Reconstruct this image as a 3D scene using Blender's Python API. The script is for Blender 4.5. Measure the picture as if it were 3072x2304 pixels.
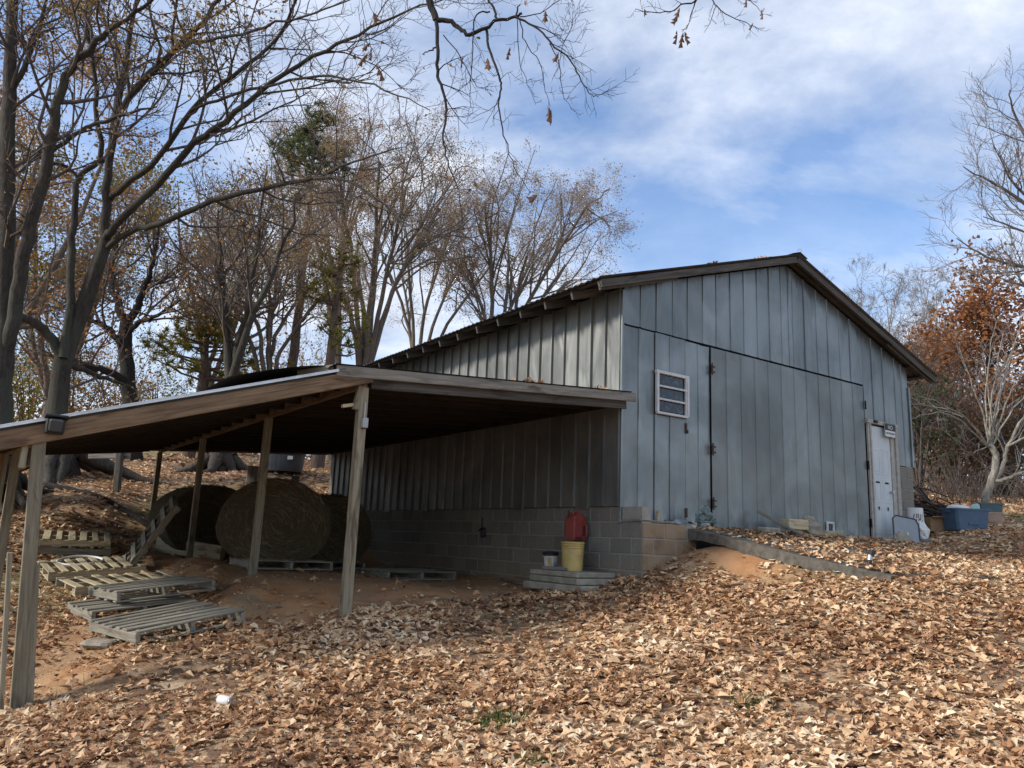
import bpy, math, random
import numpy as np
from mathutils import Matrix, Vector

for o in list(bpy.data.objects):
    bpy.data.objects.remove(o)
S = bpy.context.scene
COL = S.collection
R = math.radians

# ------------------------------------------------------------------ camera
F, PITCH, ROLL, ZC = 2330.0, .1989, .041, 1.5
_fw = np.array([0, math.cos(PITCH), math.sin(PITCH)])
_u0 = np.array([0, -math.sin(PITCH), math.cos(PITCH)])
_r0 = np.array([1., 0, 0])
RT = _r0 * math.cos(ROLL) + _u0 * math.sin(ROLL)
UP = _u0 * math.cos(ROLL) - _r0 * math.sin(ROLL)
FW = _fw
EYE = np.array([0, 0, ZC])
cam = bpy.data.cameras.new('camera')
cam.sensor_width = 36
cam.lens = F / 3072 * 36
cam.clip_start = .05
cam.clip_end = 2000
cam_o = bpy.data.objects.new('camera', cam)
COL.objects.link(cam_o)
cam_o.matrix_world = Matrix(((RT[0], UP[0], -FW[0], 0), (RT[1], UP[1], -FW[1], 0), (RT[2], UP[2], -FW[2], ZC), (0, 0, 0, 1)))
S.camera = cam_o
S.render.resolution_x, S.render.resolution_y = 1024, 768

# ------------------------------------------------------------------ light
SUN_EL = R(29)
SUN_H = np.array([-.955, -.295]); SUN_H /= np.linalg.norm(SUN_H)
SUN = Vector((SUN_H[0] * math.cos(SUN_EL), SUN_H[1] * math.cos(SUN_EL), math.sin(SUN_EL)))
sl = bpy.data.lights.new('sun', 'SUN')
sl.energy = 2.2
sl.angle = R(8)
sl.color = (1, .94, .86)
so = bpy.data.objects.new('sun', sl)
COL.objects.link(so)
so.rotation_euler = SUN.to_track_quat('Z', 'Y').to_euler()
so.location = (-20, 0, 25)

W = bpy.data.worlds.new('World')
S.world = W
W.use_nodes = True
nt = W.node_tree
nt.nodes.clear()
def wn(t, **k):
    n = nt.nodes.new(t)
    for a, b in k.items():
        setattr(n, a, b)
    return n
def wl(a, b): nt.links.new(a, b)
sky = wn('ShaderNodeTexSky', sky_type='NISHITA', sun_disc=False)
sky.sun_elevation = SUN_EL
sky.sun_rotation = math.atan2(SUN_H[0], SUN_H[1])
sky.air_density = 1.15
sky.dust_density = .25
sky.ozone_density = 4.0
tc = wn('ShaderNodeTexCoord')
sep = wn('ShaderNodeSeparateXYZ')
wl(tc.outputs['Generated'], sep.inputs[0])
zc = wn('ShaderNodeMath', operation='MAXIMUM'); zc.inputs[1].default_value = 0
wl(sep.outputs[2], zc.inputs[0])
za = wn('ShaderNodeMath', operation='ADD'); za.inputs[1].default_value = .38
wl(zc.outputs[0], za.inputs[0])
dv = wn('ShaderNodeVectorMath', operation='DIVIDE')
cmb = wn('ShaderNodeCombineXYZ')
wl(tc.outputs['Generated'], dv.inputs[0])
for i in range(3):
    wl(za.outputs[0], cmb.inputs[i])
wl(cmb.outputs[0], dv.inputs[1])
mp = wn('ShaderNodeMapping')
mp.inputs['Location'].default_value = (4.9, 1.9, 0)
mp.inputs['Rotation'].default_value = (0, 0, R(25))
mp.inputs['Scale'].default_value = (1.0, 1.35, 0)
wl(dv.outputs[0], mp.inputs[0])
n1 = wn('ShaderNodeTexNoise'); n1.inputs['Scale'].default_value = 1.9; n1.inputs['Detail'].default_value = 9; n1.inputs['Roughness'].default_value = .58; n1.inputs['Distortion'].default_value = .25
n2 = wn('ShaderNodeTexNoise'); n2.inputs['Scale'].default_value = 2.6; n2.inputs['Detail'].default_value = 7; n2.inputs['Roughness'].default_value = .64
wl(mp.outputs[0], n1.inputs[0]); wl(mp.outputs[0], n2.inputs[0])
r1 = wn('ShaderNodeValToRGB')
r1.color_ramp.elements[0].position = .36; r1.color_ramp.elements[0].color = (.14, .14, .14, 1)
r1.color_ramp.elements[1].position = .64; r1.color_ramp.elements[1].color = (1, 1, 1, 1)
wl(n1.outputs['Fac'], r1.inputs[0])
r2 = wn('ShaderNodeValToRGB')
r2.color_ramp.elements[0].position = .3; r2.color_ramp.elements[0].color = (2.4, 2.85, 3.7, 1)
r2.color_ramp.elements[1].position = .68; r2.color_ramp.elements[1].color = (5.8, 6.0, 6.4, 1)
wl(n2.outputs['Fac'], r2.inputs[0])
mx = wn('ShaderNodeMix', data_type='RGBA')
tint = wn('ShaderNodeMix', data_type='RGBA', blend_type='MULTIPLY'); tint.inputs[0].default_value = 1; tint.inputs[7].default_value = (.72, .86, 1.0, 1)
wl(sky.outputs[0], tint.inputs[6])
hz = wn('ShaderNodeMapRange', interpolation_type='SMOOTHSTEP'); hz.inputs[1].default_value = .0; hz.inputs[2].default_value = .58; hz.inputs[3].default_value = .75; hz.inputs[4].default_value = 0
wl(zc.outputs[0], hz.inputs[0])
hm = wn('ShaderNodeMath', operation='MAXIMUM'); wl(r1.outputs[0], hm.inputs[0]); wl(hz.outputs[0], hm.inputs[1])
wl(hm.outputs[0], mx.inputs[0]); wl(tint.outputs[2], mx.inputs[6]); wl(r2.outputs[0], mx.inputs[7])
bg = wn('ShaderNodeBackground'); bg.inputs[1].default_value = .108
wl(mx.outputs[2], bg.inputs[0])
wo = wn('ShaderNodeOutputWorld')
wl(bg.outputs[0], wo.inputs[0])

S.view_settings.view_transform = 'Standard'
S.view_settings.look = 'None'
S.view_settings.gamma = 1
S.view_settings.use_curve_mapping = False
S.view_settings.exposure = 1.0
S.render.engine = 'CYCLES'
S.cycles.max_bounces = 6

# ------------------------------------------------------------------ frames of reference
YAW = .606
C0 = np.array([1.485, 10.29, 0])
BU = np.array([math.cos(YAW), math.sin(YAW), 0])
BV = np.array([-math.sin(YAW), math.cos(YAW), 0])
def B(u, v, z): return C0 + BU * u + BV * v + np.array([0, 0, z])
def uv(x, y):
    dx, dy = x - C0[0], y - C0[1]
    return dx * BU[0] + dy * BU[1], dx * BV[0] + dy * BV[1]
def PX(x, y, d):
    """point of the place seen along a sight line at ground distance d"""
    r = FW + RT * (x - 1536) / F - UP * (y - 1152) / F
    return EYE + r * (d / r[1])

# ------------------------------------------------------------------ materials
MATS = {}
class NT:
    def __init__(s, name):
        s.m = bpy.data.materials.new(name); s.m.use_nodes = True
        s.t = s.m.node_tree
        s.b = s.t.nodes['Principled BSDF']
        MATS[name] = s.m
    def n(s, t, **k):
        n = s.t.nodes.new(t)
        for a, b in k.items(): setattr(n, a, b)
        return n
    def l(s, a, b): s.t.links.new(a, b)
    def coord(s, kind='pos', scale=(1, 1, 1), jitter=True):
        if kind == 'pos':
            c = s.n('ShaderNodeNewGeometry').outputs['Position']
        else:
            c = s.n('ShaderNodeTexCoord').outputs['Object']
            if jitter:
                oi = s.n('ShaderNodeObjectInfo')
                mu = s.n('ShaderNodeMath', operation='MULTIPLY'); mu.inputs[1].default_value = 37.0
                s.l(oi.outputs['Random'], mu.inputs[0])
                ad = s.n('ShaderNodeVectorMath', operation='ADD')
                s.l(c, ad.inputs[0]); s.l(mu.outputs[0], ad.inputs[1]); c = ad.outputs[0]
        mp = s.n('ShaderNodeMapping'); mp.inputs['Scale'].default_value = scale
        s.l(c, mp.inputs[0])
        return mp.outputs[0]
    def noise(s, c, scale, detail=5, rough=.55, dist=0):
        n = s.n('ShaderNodeTexNoise'); n.inputs['Scale'].default_value = scale; n.inputs['Detail'].default_value = detail
        n.inputs['Roughness'].default_value = rough; n.inputs['Distortion'].default_value = dist
        s.l(c, n.inputs[0]); return n.outputs['Fac']
    def ramp(s, f, stops):
        r = s.n('ShaderNodeValToRGB'); e = r.color_ramp.elements
        while len(e) < len(stops): e.new(.5)
        for i, (p, c) in enumerate(stops):
            e[i].position = p; e[i].color = (*c, 1) if len(c) == 3 else c
        s.l(f, r.inputs[0]); return r.outputs[0]
    def mix(s, f, a, b, mode='MIX'):
        m = s.n('ShaderNodeMix', data_type='RGBA', blend_type=mode)
        for i, v in ((0, f), (6, a), (7, b)):
            if hasattr(v, 'is_linked'): s.l(v, m.inputs[i])
            elif isinstance(v, (int, float)): m.inputs[i].default_value = v
            else: m.inputs[i].default_value = (*v, 1)
        return m.outputs[2]
    def vary(s, c, amt):
        oi = s.n('ShaderNodeObjectInfo')
        mr = s.n('ShaderNodeMapRange'); mr.inputs[3].default_value = 1 - amt; mr.inputs[4].default_value = 1 + amt
        s.l(oi.outputs['Random'], mr.inputs[0])
        m = s.n('ShaderNodeVectorMath', operation='SCALE'); s.l(c, m.inputs[0]); s.l(mr.outputs[0], m.inputs['Scale'])
        return m.outputs[0]
    def bump(s, h, strength, dist=.02):
        b = s.n('ShaderNodeBump'); b.inputs['Strength'].default_value = strength; b.inputs['Distance'].default_value = dist
        s.l(h, b.inputs['Height']); s.l(b.outputs[0], s.b.inputs['Normal'])
    def fin(s, col, rough=.8, metal=0, spec=None):
        if hasattr(col, 'is_linked'): s.l(col, s.b.inputs['Base Color'])
        else: s.b.inputs['Base Color'].default_value = (*col, 1)
        s.b.inputs['Roughness'].default_value = rough; s.b.inputs['Metallic'].default_value = metal
        if spec is not None: s.b.inputs['Specular IOR Level'].default_value = spec
        return s.m

def wood(name, a, b, c, rough=.85, kn=True, var=.18):
    t = NT(name)
    o = t.coord('obj', (1.2, 22, 22)); f = t.noise(o, 1.6, 6, .62, .6)
    col = t.ramp(f, [(.28, a), (.52, b), (.75, c)])
    o2 = t.coord('obj', (1.3, 4, 4)); k = t.noise(o2, 1.4, 2, .5, 1.2)
    dark = t.ramp(k, [(.30, (.35, .30, .26)), (.42, (1, 1, 1))])
    col = t.mix(.8, col, dark, 'MULTIPLY')
    w = t.noise(t.coord('pos'), 5, 5, .6)
    col = t.mix(t.ramp(w, [(.45, (0, 0, 0)), (.75, (.5, .5, .5))]), col, t.mix(1, col, (.72, .78, .66), 'MULTIPLY'))
    col = t.vary(col, var)
    t.bump(f, .35, .01)
    return t.fin(col, rough)
wood('treated_wood', (.13, .11, .075), (.26, .225, .155), (.36, .315, .225))
wood('grey_wood', (.11, .10, .085), (.235, .215, .18), (.34, .315, .265))
wood('pallet_wood', (.24, .19, .115), (.44, .365, .235), (.56, .475, .32))
wood('dark_pallet_wood', (.12, .105, .08), (.25, .225, .175), (.36, .325, .26))
wood('fascia_wood', (.07, .04, .022), (.19, .12, .068), (.29, .195, .12))
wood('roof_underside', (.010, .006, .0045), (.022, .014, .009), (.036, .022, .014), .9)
wood('bare_timber', (.33, .26, .155), (.47, .385, .245), (.56, .47, .32))
wood('rake_wood', (.035, .03, .026), (.085, .074, .063), (.15, .132, .11))

def sheet(name, base, tint, rust=.0, metal=.55, rough=.42, streak=.5, base_stain=False):
    t = NT(name)
    p = t.coord('pos'); f = t.noise(p, .9, 4, .55, .5)
    col = t.mix(t.ramp(f, [(.36, (0, 0, 0)), (.64, (1, 1, 1))]), tuple(.86 * c for c in base), tuple(1.12 * c for c in tint))  # random mottle, its contrast raised to paint in the sheen of dents
    st = t.noise(t.coord('pos', (7, 7, .35)), 2.2, 5, .6)
    col = t.mix(t.ramp(st, [(.5, (0, 0, 0)), (.8, (streak,) * 3)]), col, tuple(min(1, 1.75 * c) for c in tint))
    dr = t.noise(t.coord('pos', (9, 9, .5)), 3.1, 5, .65)
    col = t.mix(t.ramp(dr, [(.58, (0, 0, 0)), (.9, (.18,) * 3)]), col, tuple(.5 * c for c in base))
    if rust:
        ru = t.noise(p, 2.3, 7, .7)
        col = t.mix(t.ramp(ru, [(.55, (0, 0, 0)), (.7, (rust,) * 3)]), col, (.11, .05, .025))
    if base_stain:   # pale oxide bloom creeping up from the foot of the sheets
        sx = t.n('ShaderNodeSeparateXYZ'); t.l(p, sx.inputs[0])
        mr = t.n('ShaderNodeMapRange'); mr.inputs[1].default_value = 2.25; mr.inputs[2].default_value = 1.75; t.l(sx.outputs[2], mr.inputs[0])
        mm = t.n('ShaderNodeMath', operation='MULTIPLY'); t.l(mr.outputs[0], mm.inputs[0]); t.l(t.ramp(t.noise(t.coord('pos', (4, 4, 2)), 1.5, 5, .6), [(.42, (0, 0, 0)), (.62, (.8,) * 3)]), mm.inputs[1])
        col = t.mix(mm.outputs[0], col, (.36, .39, .37))
    col = t.vary(col, .12)
    de = t.noise(t.coord('pos', (2.6, 2.6, 1.0)), .9, 2, .4, .8)
    de2 = t.noise(p, 16, 3, .5)
    ad = t.n('ShaderNodeMath', operation='MULTIPLY_ADD'); ad.inputs[1].default_value = .02
    t.l(de2, ad.inputs[0]); t.l(de, ad.inputs[2])
    t.bump(ad.outputs[0], .42, .12)
    rr = t.n('ShaderNodeMapRange'); rr.inputs[3].default_value = rough - .08; rr.inputs[4].default_value = rough + .2
    t.l(st, rr.inputs[0]); m = t.fin(col, rough, metal); t.l(rr.outputs[0], t.b.inputs['Roughness'])
    return m
sheet('front_metal', (.16, .178, .176), (.21, .23, .23), metal=.55, rough=.34, streak=.14, base_stain=True)
sheet('side_metal', (.15, .155, .145), (.20, .20, .185), metal=.5, rough=.45, streak=.2)
sheet('door_metal', (.164, .182, .175), (.203, .221, .213), metal=.45, rough=.43, streak=.10, base_stain=True)
sheet('roof_metal', (.09, .08, .075), (.15, .135, .125), rust=.7, metal=.3, rough=.6)
sheet('bright_sheet', (.55, .57, .58), (.65, .66, .66), metal=.7, rough=.35)

def plain(name, a, b=None, scale=6, rough=.6, metal=0, bump=.0, var=.05, detail=5):
    t = NT(name); b = b or tuple(x * .75 for x in a)
    f = t.noise(t.coord('pos'), scale, detail, .6)
    col = t.vary(t.ramp(f, [(.3, b), (.7, a)]), var)
    if bump: t.bump(f, bump, .02)
    return t.fin(col, rough, metal)

def block_mat():
    t = NT('concrete_block')
    p = t.coord('pos'); f = t.noise(p, 1.6, 4, .6); g = t.noise(p, 60, 3, .7)
    col = t.mix(f, (.155, .145, .122), (.235, .215, .18))
    col = t.mix(.35, col, t.ramp(g, [(.3, (.08, .078, .07)), (.7, (.34, .32, .27))]))
    st = t.noise(t.coord('pos', (7, 7, 1.2)), 2.4, 6, .7)
    col = t.mix(t.ramp(st, [(.62, (0, 0, 0)), (.72, (.75,) * 3)]), col, (.44, .43, .39))
    ms = t.noise(p, 2.6, 5, .6)
    col = t.mix(t.ramp(ms, [(.5, (0, 0, 0)), (.75, (.5,) * 3)]), col, (.12, .135, .095))
    # red clay splashed up from the ground in places
    sx = t.n('ShaderNodeSeparateXYZ'); t.l(p, sx.inputs[0])
    mr = t.n('ShaderNodeMapRange'); mr.inputs[1].default_value = 1.45; mr.inputs[2].default_value = .85; t.l(sx.outputs[2], mr.inputs[0])
    mm = t.n('ShaderNodeMath', operation='MULTIPLY'); t.l(mr.outputs[0], mm.inputs[0]); t.l(f, mm.inputs[1])
    col = t.mix(mm.outputs[0], col, (.30, .185, .10))
    col = t.vary(col, .14); t.bump(g, .35, .01)
    return t.fin(col, .93)
block_mat()
def clay_block():
    t = NT('clay_block'); p = t.coord('pos'); f = t.noise(p, 3, 5, .6)
    col = t.vary(t.ramp(f, [(.3, (.17, .125, .085)), (.5, (.29, .20, .12)), (.75, (.31, .25, .175))]), .1)
    t.bump(f, .4, .02); t.fin(col, .95)
clay_block()
plain('mortar', (.34, .325, .285), (.25, .235, .20), 9, .95)
plain('concrete', (.25, .235, .205), (.12, .11, .095), 7, .93, bump=.5)
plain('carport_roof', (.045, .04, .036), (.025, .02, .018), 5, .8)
plain('apron_concrete', (.15, .135, .11), (.06, .053, .043), 11, .95, bump=.7)
plain('slab_stone', (.38, .345, .26), (.20, .18, .135), 8, .9, bump=.5)
plain('rock', (.40, .35, .27), (.22, .19, .14), 6, .9, bump=.6)
plain('dark_gap', (.012, .012, .012), None, 4, .95)
plain('white_paint', (.60, .635, .635), (.50, .545, .56), 3, .5)
plain('window_white', (.64, .64, .62), (.48, .48, .46), 12, .5)
plain('weathered_white', (.47, .45, .40), (.30, .28, .24), 14, .8)
plain('black_plastic', (.018, .02, .021), (.012, .013, .014), 8, .65)
plain('grey_plastic', (.33, .36, .38), (.26, .29, .31), 4, .5)
plain('tub_plastic', (.06, .065, .07), (.035, .04, .042), 4, .5)
plain('blue_plastic', (.075, .135, .21), (.055, .10, .16), 7, .55)
plain('teal_plastic', (.08, .15, .17), (.06, .12, .13), 5, .5)
plain('tan_plastic', (.42, .30, .22), (.33, .23, .165), 5, .55)
plain('white_plastic', (.74, .74, .71), (.60, .60, .56), 6, .5)
plain('cream_plastic', (.62, .46, .16), (.44, .32, .11), 9, .55)
plain('yellow_label', (.66, .47, .06), (.50, .36, .09), 14, .55)
plain('red_plastic', (.34, .065, .05), (.21, .038, .032), 7, .55)
plain('dark_red', (.10, .022, .018), None, 5, .5)
plain('cardboard', (.36, .24, .13), (.26, .165, .085), 5, .9)
plain('rusty_iron', (.11, .06, .04), (.05, .035, .03), 20, .85)
plain('dark_iron', (.04, .038, .036), None, 20, .6, .6)
plain('galvanised', (.5, .51, .52), (.36, .37, .38), 10, .4, .8)
plain('box_grey', (.42, .46, .44), (.34, .38, .36), 6, .5)
plain('ornament_green', (.22, .28, .27), (.10, .14, .13), 18, .8, bump=.3)
plain('green_glass', (.35, .55, .48), (.28, .45, .40), 5, .3)
plain('blackened_paint', (.05, .05, .05), None, 5, .6)
plain('letter_white', (.72, .72, .70), None, 5, .6)
plain('letter_black', (.02, .02, .02), None, 5, .6)
plain('dark_sticks', (.09, .06, .045), (.045, .03, .026), 9, .9, var=.2)
plain('dry_stick', (.42, .33, .21), (.28, .21, .13), 9, .9)
t = NT('window_glass'); f = t.noise(t.coord('pos'), 7, 5, .7, 2.5)
t.fin(t.ramp(f, [(.46, (.012, .013, .014)), (.60, (.045, .048, .05)), (.70, (.16, .165, .17))]), .10)

def bark(name, a, b, c=None, sc=(9, 9, 1.6)):
    t = NT(name); f = t.noise(t.coord('pos', sc), 2.2, 6, .65, .8); g = t.noise(t.coord('pos'), .8, 4, .6)
    col = t.ramp(f, [(.32, a), (.66, b)])
    if c: col = t.mix(t.ramp(g, [(.48, (0, 0, 0)), (.68, (.7,) * 3)]), col, c)
    t.bump(f, .9, .05); return t.fin(col, .95)
bark('oak_bark', (.018, .014, .011), (.075, .058, .044), (.07, .072, .05))
bark('dark_bark', (.010, .008, .007), (.035, .028, .023))
bark('twig_bark', (.065, .05, .042), (.15, .118, .098))
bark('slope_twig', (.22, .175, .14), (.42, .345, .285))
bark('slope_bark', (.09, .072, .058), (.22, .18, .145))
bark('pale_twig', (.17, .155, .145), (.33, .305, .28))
bark('myrtle_bark', (.16, .14, .11), (.44, .40, .33), (.12, .10, .08), (9, 9, 4))
bark('pine_bark', (.06, .042, .034), (.16, .115, .09))

def leafmat(name, stops, trans=.25, rough=.75):
    t = NT(name)
    a = t.n('ShaderNodeAttribute', attribute_name='rnd')
    col = t.ramp(a.outputs['Fac'], stops)
    t.fin(col, rough, 0, .25)
    out = t.t.nodes['Material Output']
    tr = t.n('ShaderNodeBsdfTranslucent'); t.l(col, tr.inputs[0])
    ms = t.n('ShaderNodeMixShader'); ms.inputs[0].default_value = trans
    t.l(t.b.outputs[0], ms.inputs[1]); t.l(tr.outputs[0], ms.inputs[2]); t.l(ms.outputs[0], out.inputs[0])
    return t.m
leafmat('litter', [(0, (.09, .045, .028)), (.18, (.25, .125, .065)), (.38, (.45, .245, .125)), (.58, (.60, .375, .205)), (.8, (.71, .505, .305)), (1, (.84, .67, .46))], .12)
leafmat('rust_leaves', [(0, (.15, .06, .03)), (.4, (.28, .115, .05)), (.75, (.40, .19, .07)), (1, (.45, .28, .11))], .4)
leafmat('brown_leaves', [(0, (.12, .065, .04)), (.5, (.26, .145, .085)), (1, (.40, .25, .145))], .4)
leafmat('tan_leaves', [(0, (.17, .085, .045)), (.35, (.30, .185, .10)), (.7, (.40, .28, .14)), (1, (.44, .34, .15))], .45)
leafmat('mixed_leaves', [(0, (.10, .055, .03)), (.3, (.20, .15, .05)), (.6, (.34, .18, .055)), (1, (.42, .30, .12))], .4)
leafmat('orange_leaves', [(0, (.20, .085, .025)), (.5, (.36, .17, .04)), (1, (.44, .28, .07))], .4)
leafmat('yellowgreen_leaves', [(0, (.07, .085, .02)), (.5, (.22, .20, .045)), (1, (.42, .30, .06))], .4)
leafmat('red_oak_leaves', [(0, (.15, .055, .028)), (.5, (.34, .145, .06)), (1, (.47, .24, .10))], .45)
leafmat('evergreen_leaves', [(0, (.02, .03, .014)), (.5, (.05, .07, .028)), (1, (.10, .11, .045))], .25)
leafmat('needles', [(0, (.045, .07, .025)), (.5, (.10, .135, .05)), (1, (.20, .20, .07))], .45)
leafmat('yellow_needles', [(0, (.10, .11, .025)), (.5, (.22, .21, .05)), (1, (.36, .28, .07))], .45)
leafmat('grass_blades', [(0, (.06, .10, .025)), (.5, (.14, .18, .05)), (1, (.30, .27, .11))], .35)
leafmat('straw', [(0, (.075, .055, .03)), (.5, (.17, .13, .075)), (1, (.31, .25, .15))], .2)

t = NT('hay'); o = t.coord('obj', (1, 1, 1)); sx = t.n('ShaderNodeSeparateXYZ'); t.l(o, sx.inputs[0])
f = t.noise(t.coord('obj', (26, 5, 26)), 2.2, 6, .7, .6); g = t.noise(o, 2.0, 4, .6)
col = t.ramp(f, [(.3, (.048, .035, .017)), (.55, (.13, .10, .052)), (.78, (.23, .185, .10))])
col = t.mix(t.ramp(g, [(.4, (0, 0, 0)), (.7, (.45,) * 3)]), col, (.16, .13, .062))
t.bump(f, 1.0, .06); t.fin(col, .97)

# ------------------------------------------------------------------ mesh building
class MB:
    def __init__(s): s.V = []; s.n = 0; s.Q = []; s.T = []; s.N = []; s.aq = []; s.at = []
    def add(s, v, quads=None, tris=None, ngons=None, a=None):
        v = np.asarray(v, float).reshape(-1, 3)
        if quads is not None and len(quads):
            q = np.asarray(quads, int) + s.n; s.Q.append(q); s.aq.append(np.full(len(q), a if a is not None else .5) if not isinstance(a, np.ndarray) else a)
        if tris is not None and len(tris):
            q = np.asarray(tris, int) + s.n; s.T.append(q); s.at.append(np.full(len(q), a if a is not None else .5) if not isinstance(a, np.ndarray) else a)
        for g in ngons or (): s.N.append([i + s.n for i in g])
        s.V.append(v); s.n += len(v); return s
    def box(s, c, size, rz=0, m=None, ch=0.0):
        hx, hy, hz = [k / 2 for k in size]
        if ch <= 0:
            v = np.array([(x, y, z) for x in (-hx, hx) for y in (-hy, hy) for z in (-hz, hz)])
            q = [(0, 1, 3, 2), (4, 6, 7, 5), (0, 4, 5, 1), (2, 3, 7, 6), (0, 2, 6, 4), (1, 5, 7, 3)]; tr = []
        else:
            k = min(ch, hx * .45, hy * .45, hz * .45); v = []; idx = {}
            for sx in (-1, 1):
                for sy in (-1, 1):
                    for sz in (-1, 1):
                        for ax in range(3):
                            p = [sx * hx, sy * hy, sz * hz]
                            for o in range(3):
                                if o != ax: p[o] -= (sx, sy, sz)[o] * k
                            idx[(sx, sy, sz, ax)] = len(v); v.append(p)
            q = []; tr = []
            for ax in range(3):
                a, b = [i for i in range(3) if i != ax]
                for sg in (-1, 1):
                    f = []
                    for (p, r) in ((-1, -1), (1, -1), (1, 1), (-1, 1)):
                        sgn = [0, 0, 0]; sgn[ax] = sg; sgn[a] = p; sgn[b] = r
                        f.append(idx[(*sgn, ax)])
                    q.append(f if (sg > 0) == (ax != 1) else f[::-1])
                for p in (-1, 1):
                    for r in (-1, 1):
                        f = []
                        for (e, ax2) in ((-1, a), (-1, b), (1, b), (1, a)):
                            sgn = [0, 0, 0]; sgn[ax] = e; sgn[a] = p; sgn[b] = r
                            f.append(idx[(*sgn, ax2)])
                        q.append(f)
            for sx in (-1, 1):
                for sy in (-1, 1):
                    for sz in (-1, 1): tr.append([idx[(sx, sy, sz, i)] for i in range(3)])
            v = np.array(v)
        if rz:
            cz, sn = math.cos(rz), math.sin(rz)
            v = np.stack([v[:, 0] * cz - v[:, 1] * sn, v[:, 0] * sn + v[:, 1] * cz, v[:, 2]], 1)
        if m is not None: v = v @ np.asarray(m).T
        return s.add(v + np.asarray(c), q, tr)
    def tube(s, P, r, n=6, cap=True, a=None):
        P = np.asarray(P, float); k = len(P); r = np.broadcast_to(np.asarray(r, float), (k,))
        T = np.gradient(P, axis=0); T /= np.linalg.norm(T, axis=1)[:, None] + 1e-9
        md = np.abs(T.mean(0)); ref = np.eye(3)[int(np.argmin(md))]
        A = np.cross(T, ref); A /= np.linalg.norm(A, axis=1)[:, None] + 1e-9
        Bv = np.cross(T, A)
        th = np.arange(n) * 2 * math.pi / n
        v = P[:, None] + r[:, None, None] * (np.cos(th)[None, :, None] * A[:, None] + np.sin(th)[None, :, None] * Bv[:, None])
        i = np.arange(k - 1)[:, None] * n; j = np.arange(n)[None]; j2 = (j + 1) % n
        q = np.stack([i + j, i + j2, i + n + j2, i + n + j], -1).reshape(-1, 4)
        ng = [list(range(n))[::-1], [(k - 1) * n + x for x in range(n)]] if cap and n > 3 else []
        return s.add(v.reshape(-1, 3), q, None, ng, a)
    def lathe(s, prof, n=20, c=(0, 0, 0), cap0=True, cap1=False, m=None):
        pr = np.asarray(prof, float); k = len(pr); th = np.arange(n) * 2 * math.pi / n
        v = np.stack([pr[:, 0][:, None] * np.cos(th), pr[:, 0][:, None] * np.sin(th), np.repeat(pr[:, 1][:, None], n, 1)], -1).reshape(-1, 3)
        i = np.arange(k - 1)[:, None] * n; j = np.arange(n)[None]; j2 = (j + 1) % n
        q = np.stack([i + j, i + j2, i + n + j2, i + n + j], -1).reshape(-1, 4)
        ng = []
        if cap0: ng.append(list(range(n))[::-1])
        if cap1: ng.append([(k - 1) * n + x for x in range(n)])
        if m is not None: v = v @ np.asarray(m).T
        return s.add(v + np.asarray(c), q, None, ng)
    def mesh(s, name, smooth=False, attr=False):
        me = bpy.data.meshes.new(name)
        V = np.concatenate(s.V) if s.V else np.zeros((0, 3))
        Q = np.concatenate(s.Q) if s.Q else np.zeros((0, 4), int)
        T = np.concatenate(s.T) if s.T else np.zeros((0, 3), int)
        N = s.N
        loops = np.concatenate([Q.ravel(), T.ravel(), np.array([i for g in N for i in g], int)]).astype(np.int32)
        tot = np.concatenate([np.full(len(Q), 4), np.full(len(T), 3), np.array([len(g) for g in N], int)]).astype(np.int32)
        me.vertices.add(len(V)); me.vertices.foreach_set('co', V.astype(np.float32).ravel())
        me.loops.add(len(loops)); me.loops.foreach_set('vertex_index', loops)
        st = np.concatenate([[0], np.cumsum(tot)[:-1]]).astype(np.int32)
        me.polygons.add(len(tot)); me.polygons.foreach_set('loop_start', st); me.polygons.foreach_set('loop_total', tot)
        me.polygons.foreach_set('use_smooth', np.full(len(tot), bool(smooth)))
        me.update(calc_edges=True); me.validate()
        if attr:
            at = me.attributes.new('rnd', 'FLOAT', 'FACE')
            vals = np.concatenate([np.concatenate(s.aq) if s.aq else np.zeros(0), np.concatenate(s.at) if s.at else np.zeros(0), np.full(len(N), .5)])
            if len(vals) == len(me.polygons): at.data.foreach_set('value', vals.astype(np.float32))
        return me
    def obj(s, name, mat, parent=None, smooth=False, attr=False, loc=None):
        return put(name, s.mesh(name, smooth, attr), mat, parent, loc)
def put(name, me, mat, parent=None, loc=None, rot=None):
    o = bpy.data.objects.new(name, me); COL.objects.link(o)
    if not me.materials: me.materials.append(MATS[mat] if isinstance(mat, str) else mat)
    if parent: o.parent = parent
    if loc is not None: o.location = [float(k) for k in loc]
    if rot is not None: o.rotation_euler = rot
    return o
def tag(o, label, cat, group=None):
    o['label'] = label; o['category'] = cat
    if group: o['group'] = group
    return o
def thing(name, label, cat, loc=(0, 0, 0), rz=0, group=None, rot=None):
    o = bpy.data.objects.new(name, None); COL.objects.link(o); o.empty_display_size = .2
    o.location = [float(k) for k in loc]; o.rotation_euler = rot or (0, 0, rz)
    return tag(o, label, cat, group)
def board(name, p0, p1, w, h, mat, parent, ch=.004, roll=0.0):
    """timber from p0 to p1; w = horizontal width, h = upright height"""
    p0, p1 = Vector(p0), Vector(p1); d = p1 - p0; L = d.length; x = d.normalized()
    ref = Vector((0, 0, 1)) if abs(x.z) < .9 else Vector((0, 1, 0))
    y = ref.cross(x).normalized(); z = x.cross(y)
    me = MB().box((0, 0, 0), (L, w, h), ch=ch).mesh(name)
    o = put(name, me, mat, parent)
    M = Matrix((x, y, z)).transposed().to_4x4() @ Matrix.Rotation(roll, 4, 'X')
    M.translation = (p0 + p1) / 2
    o.matrix_local = M
    return o
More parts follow.
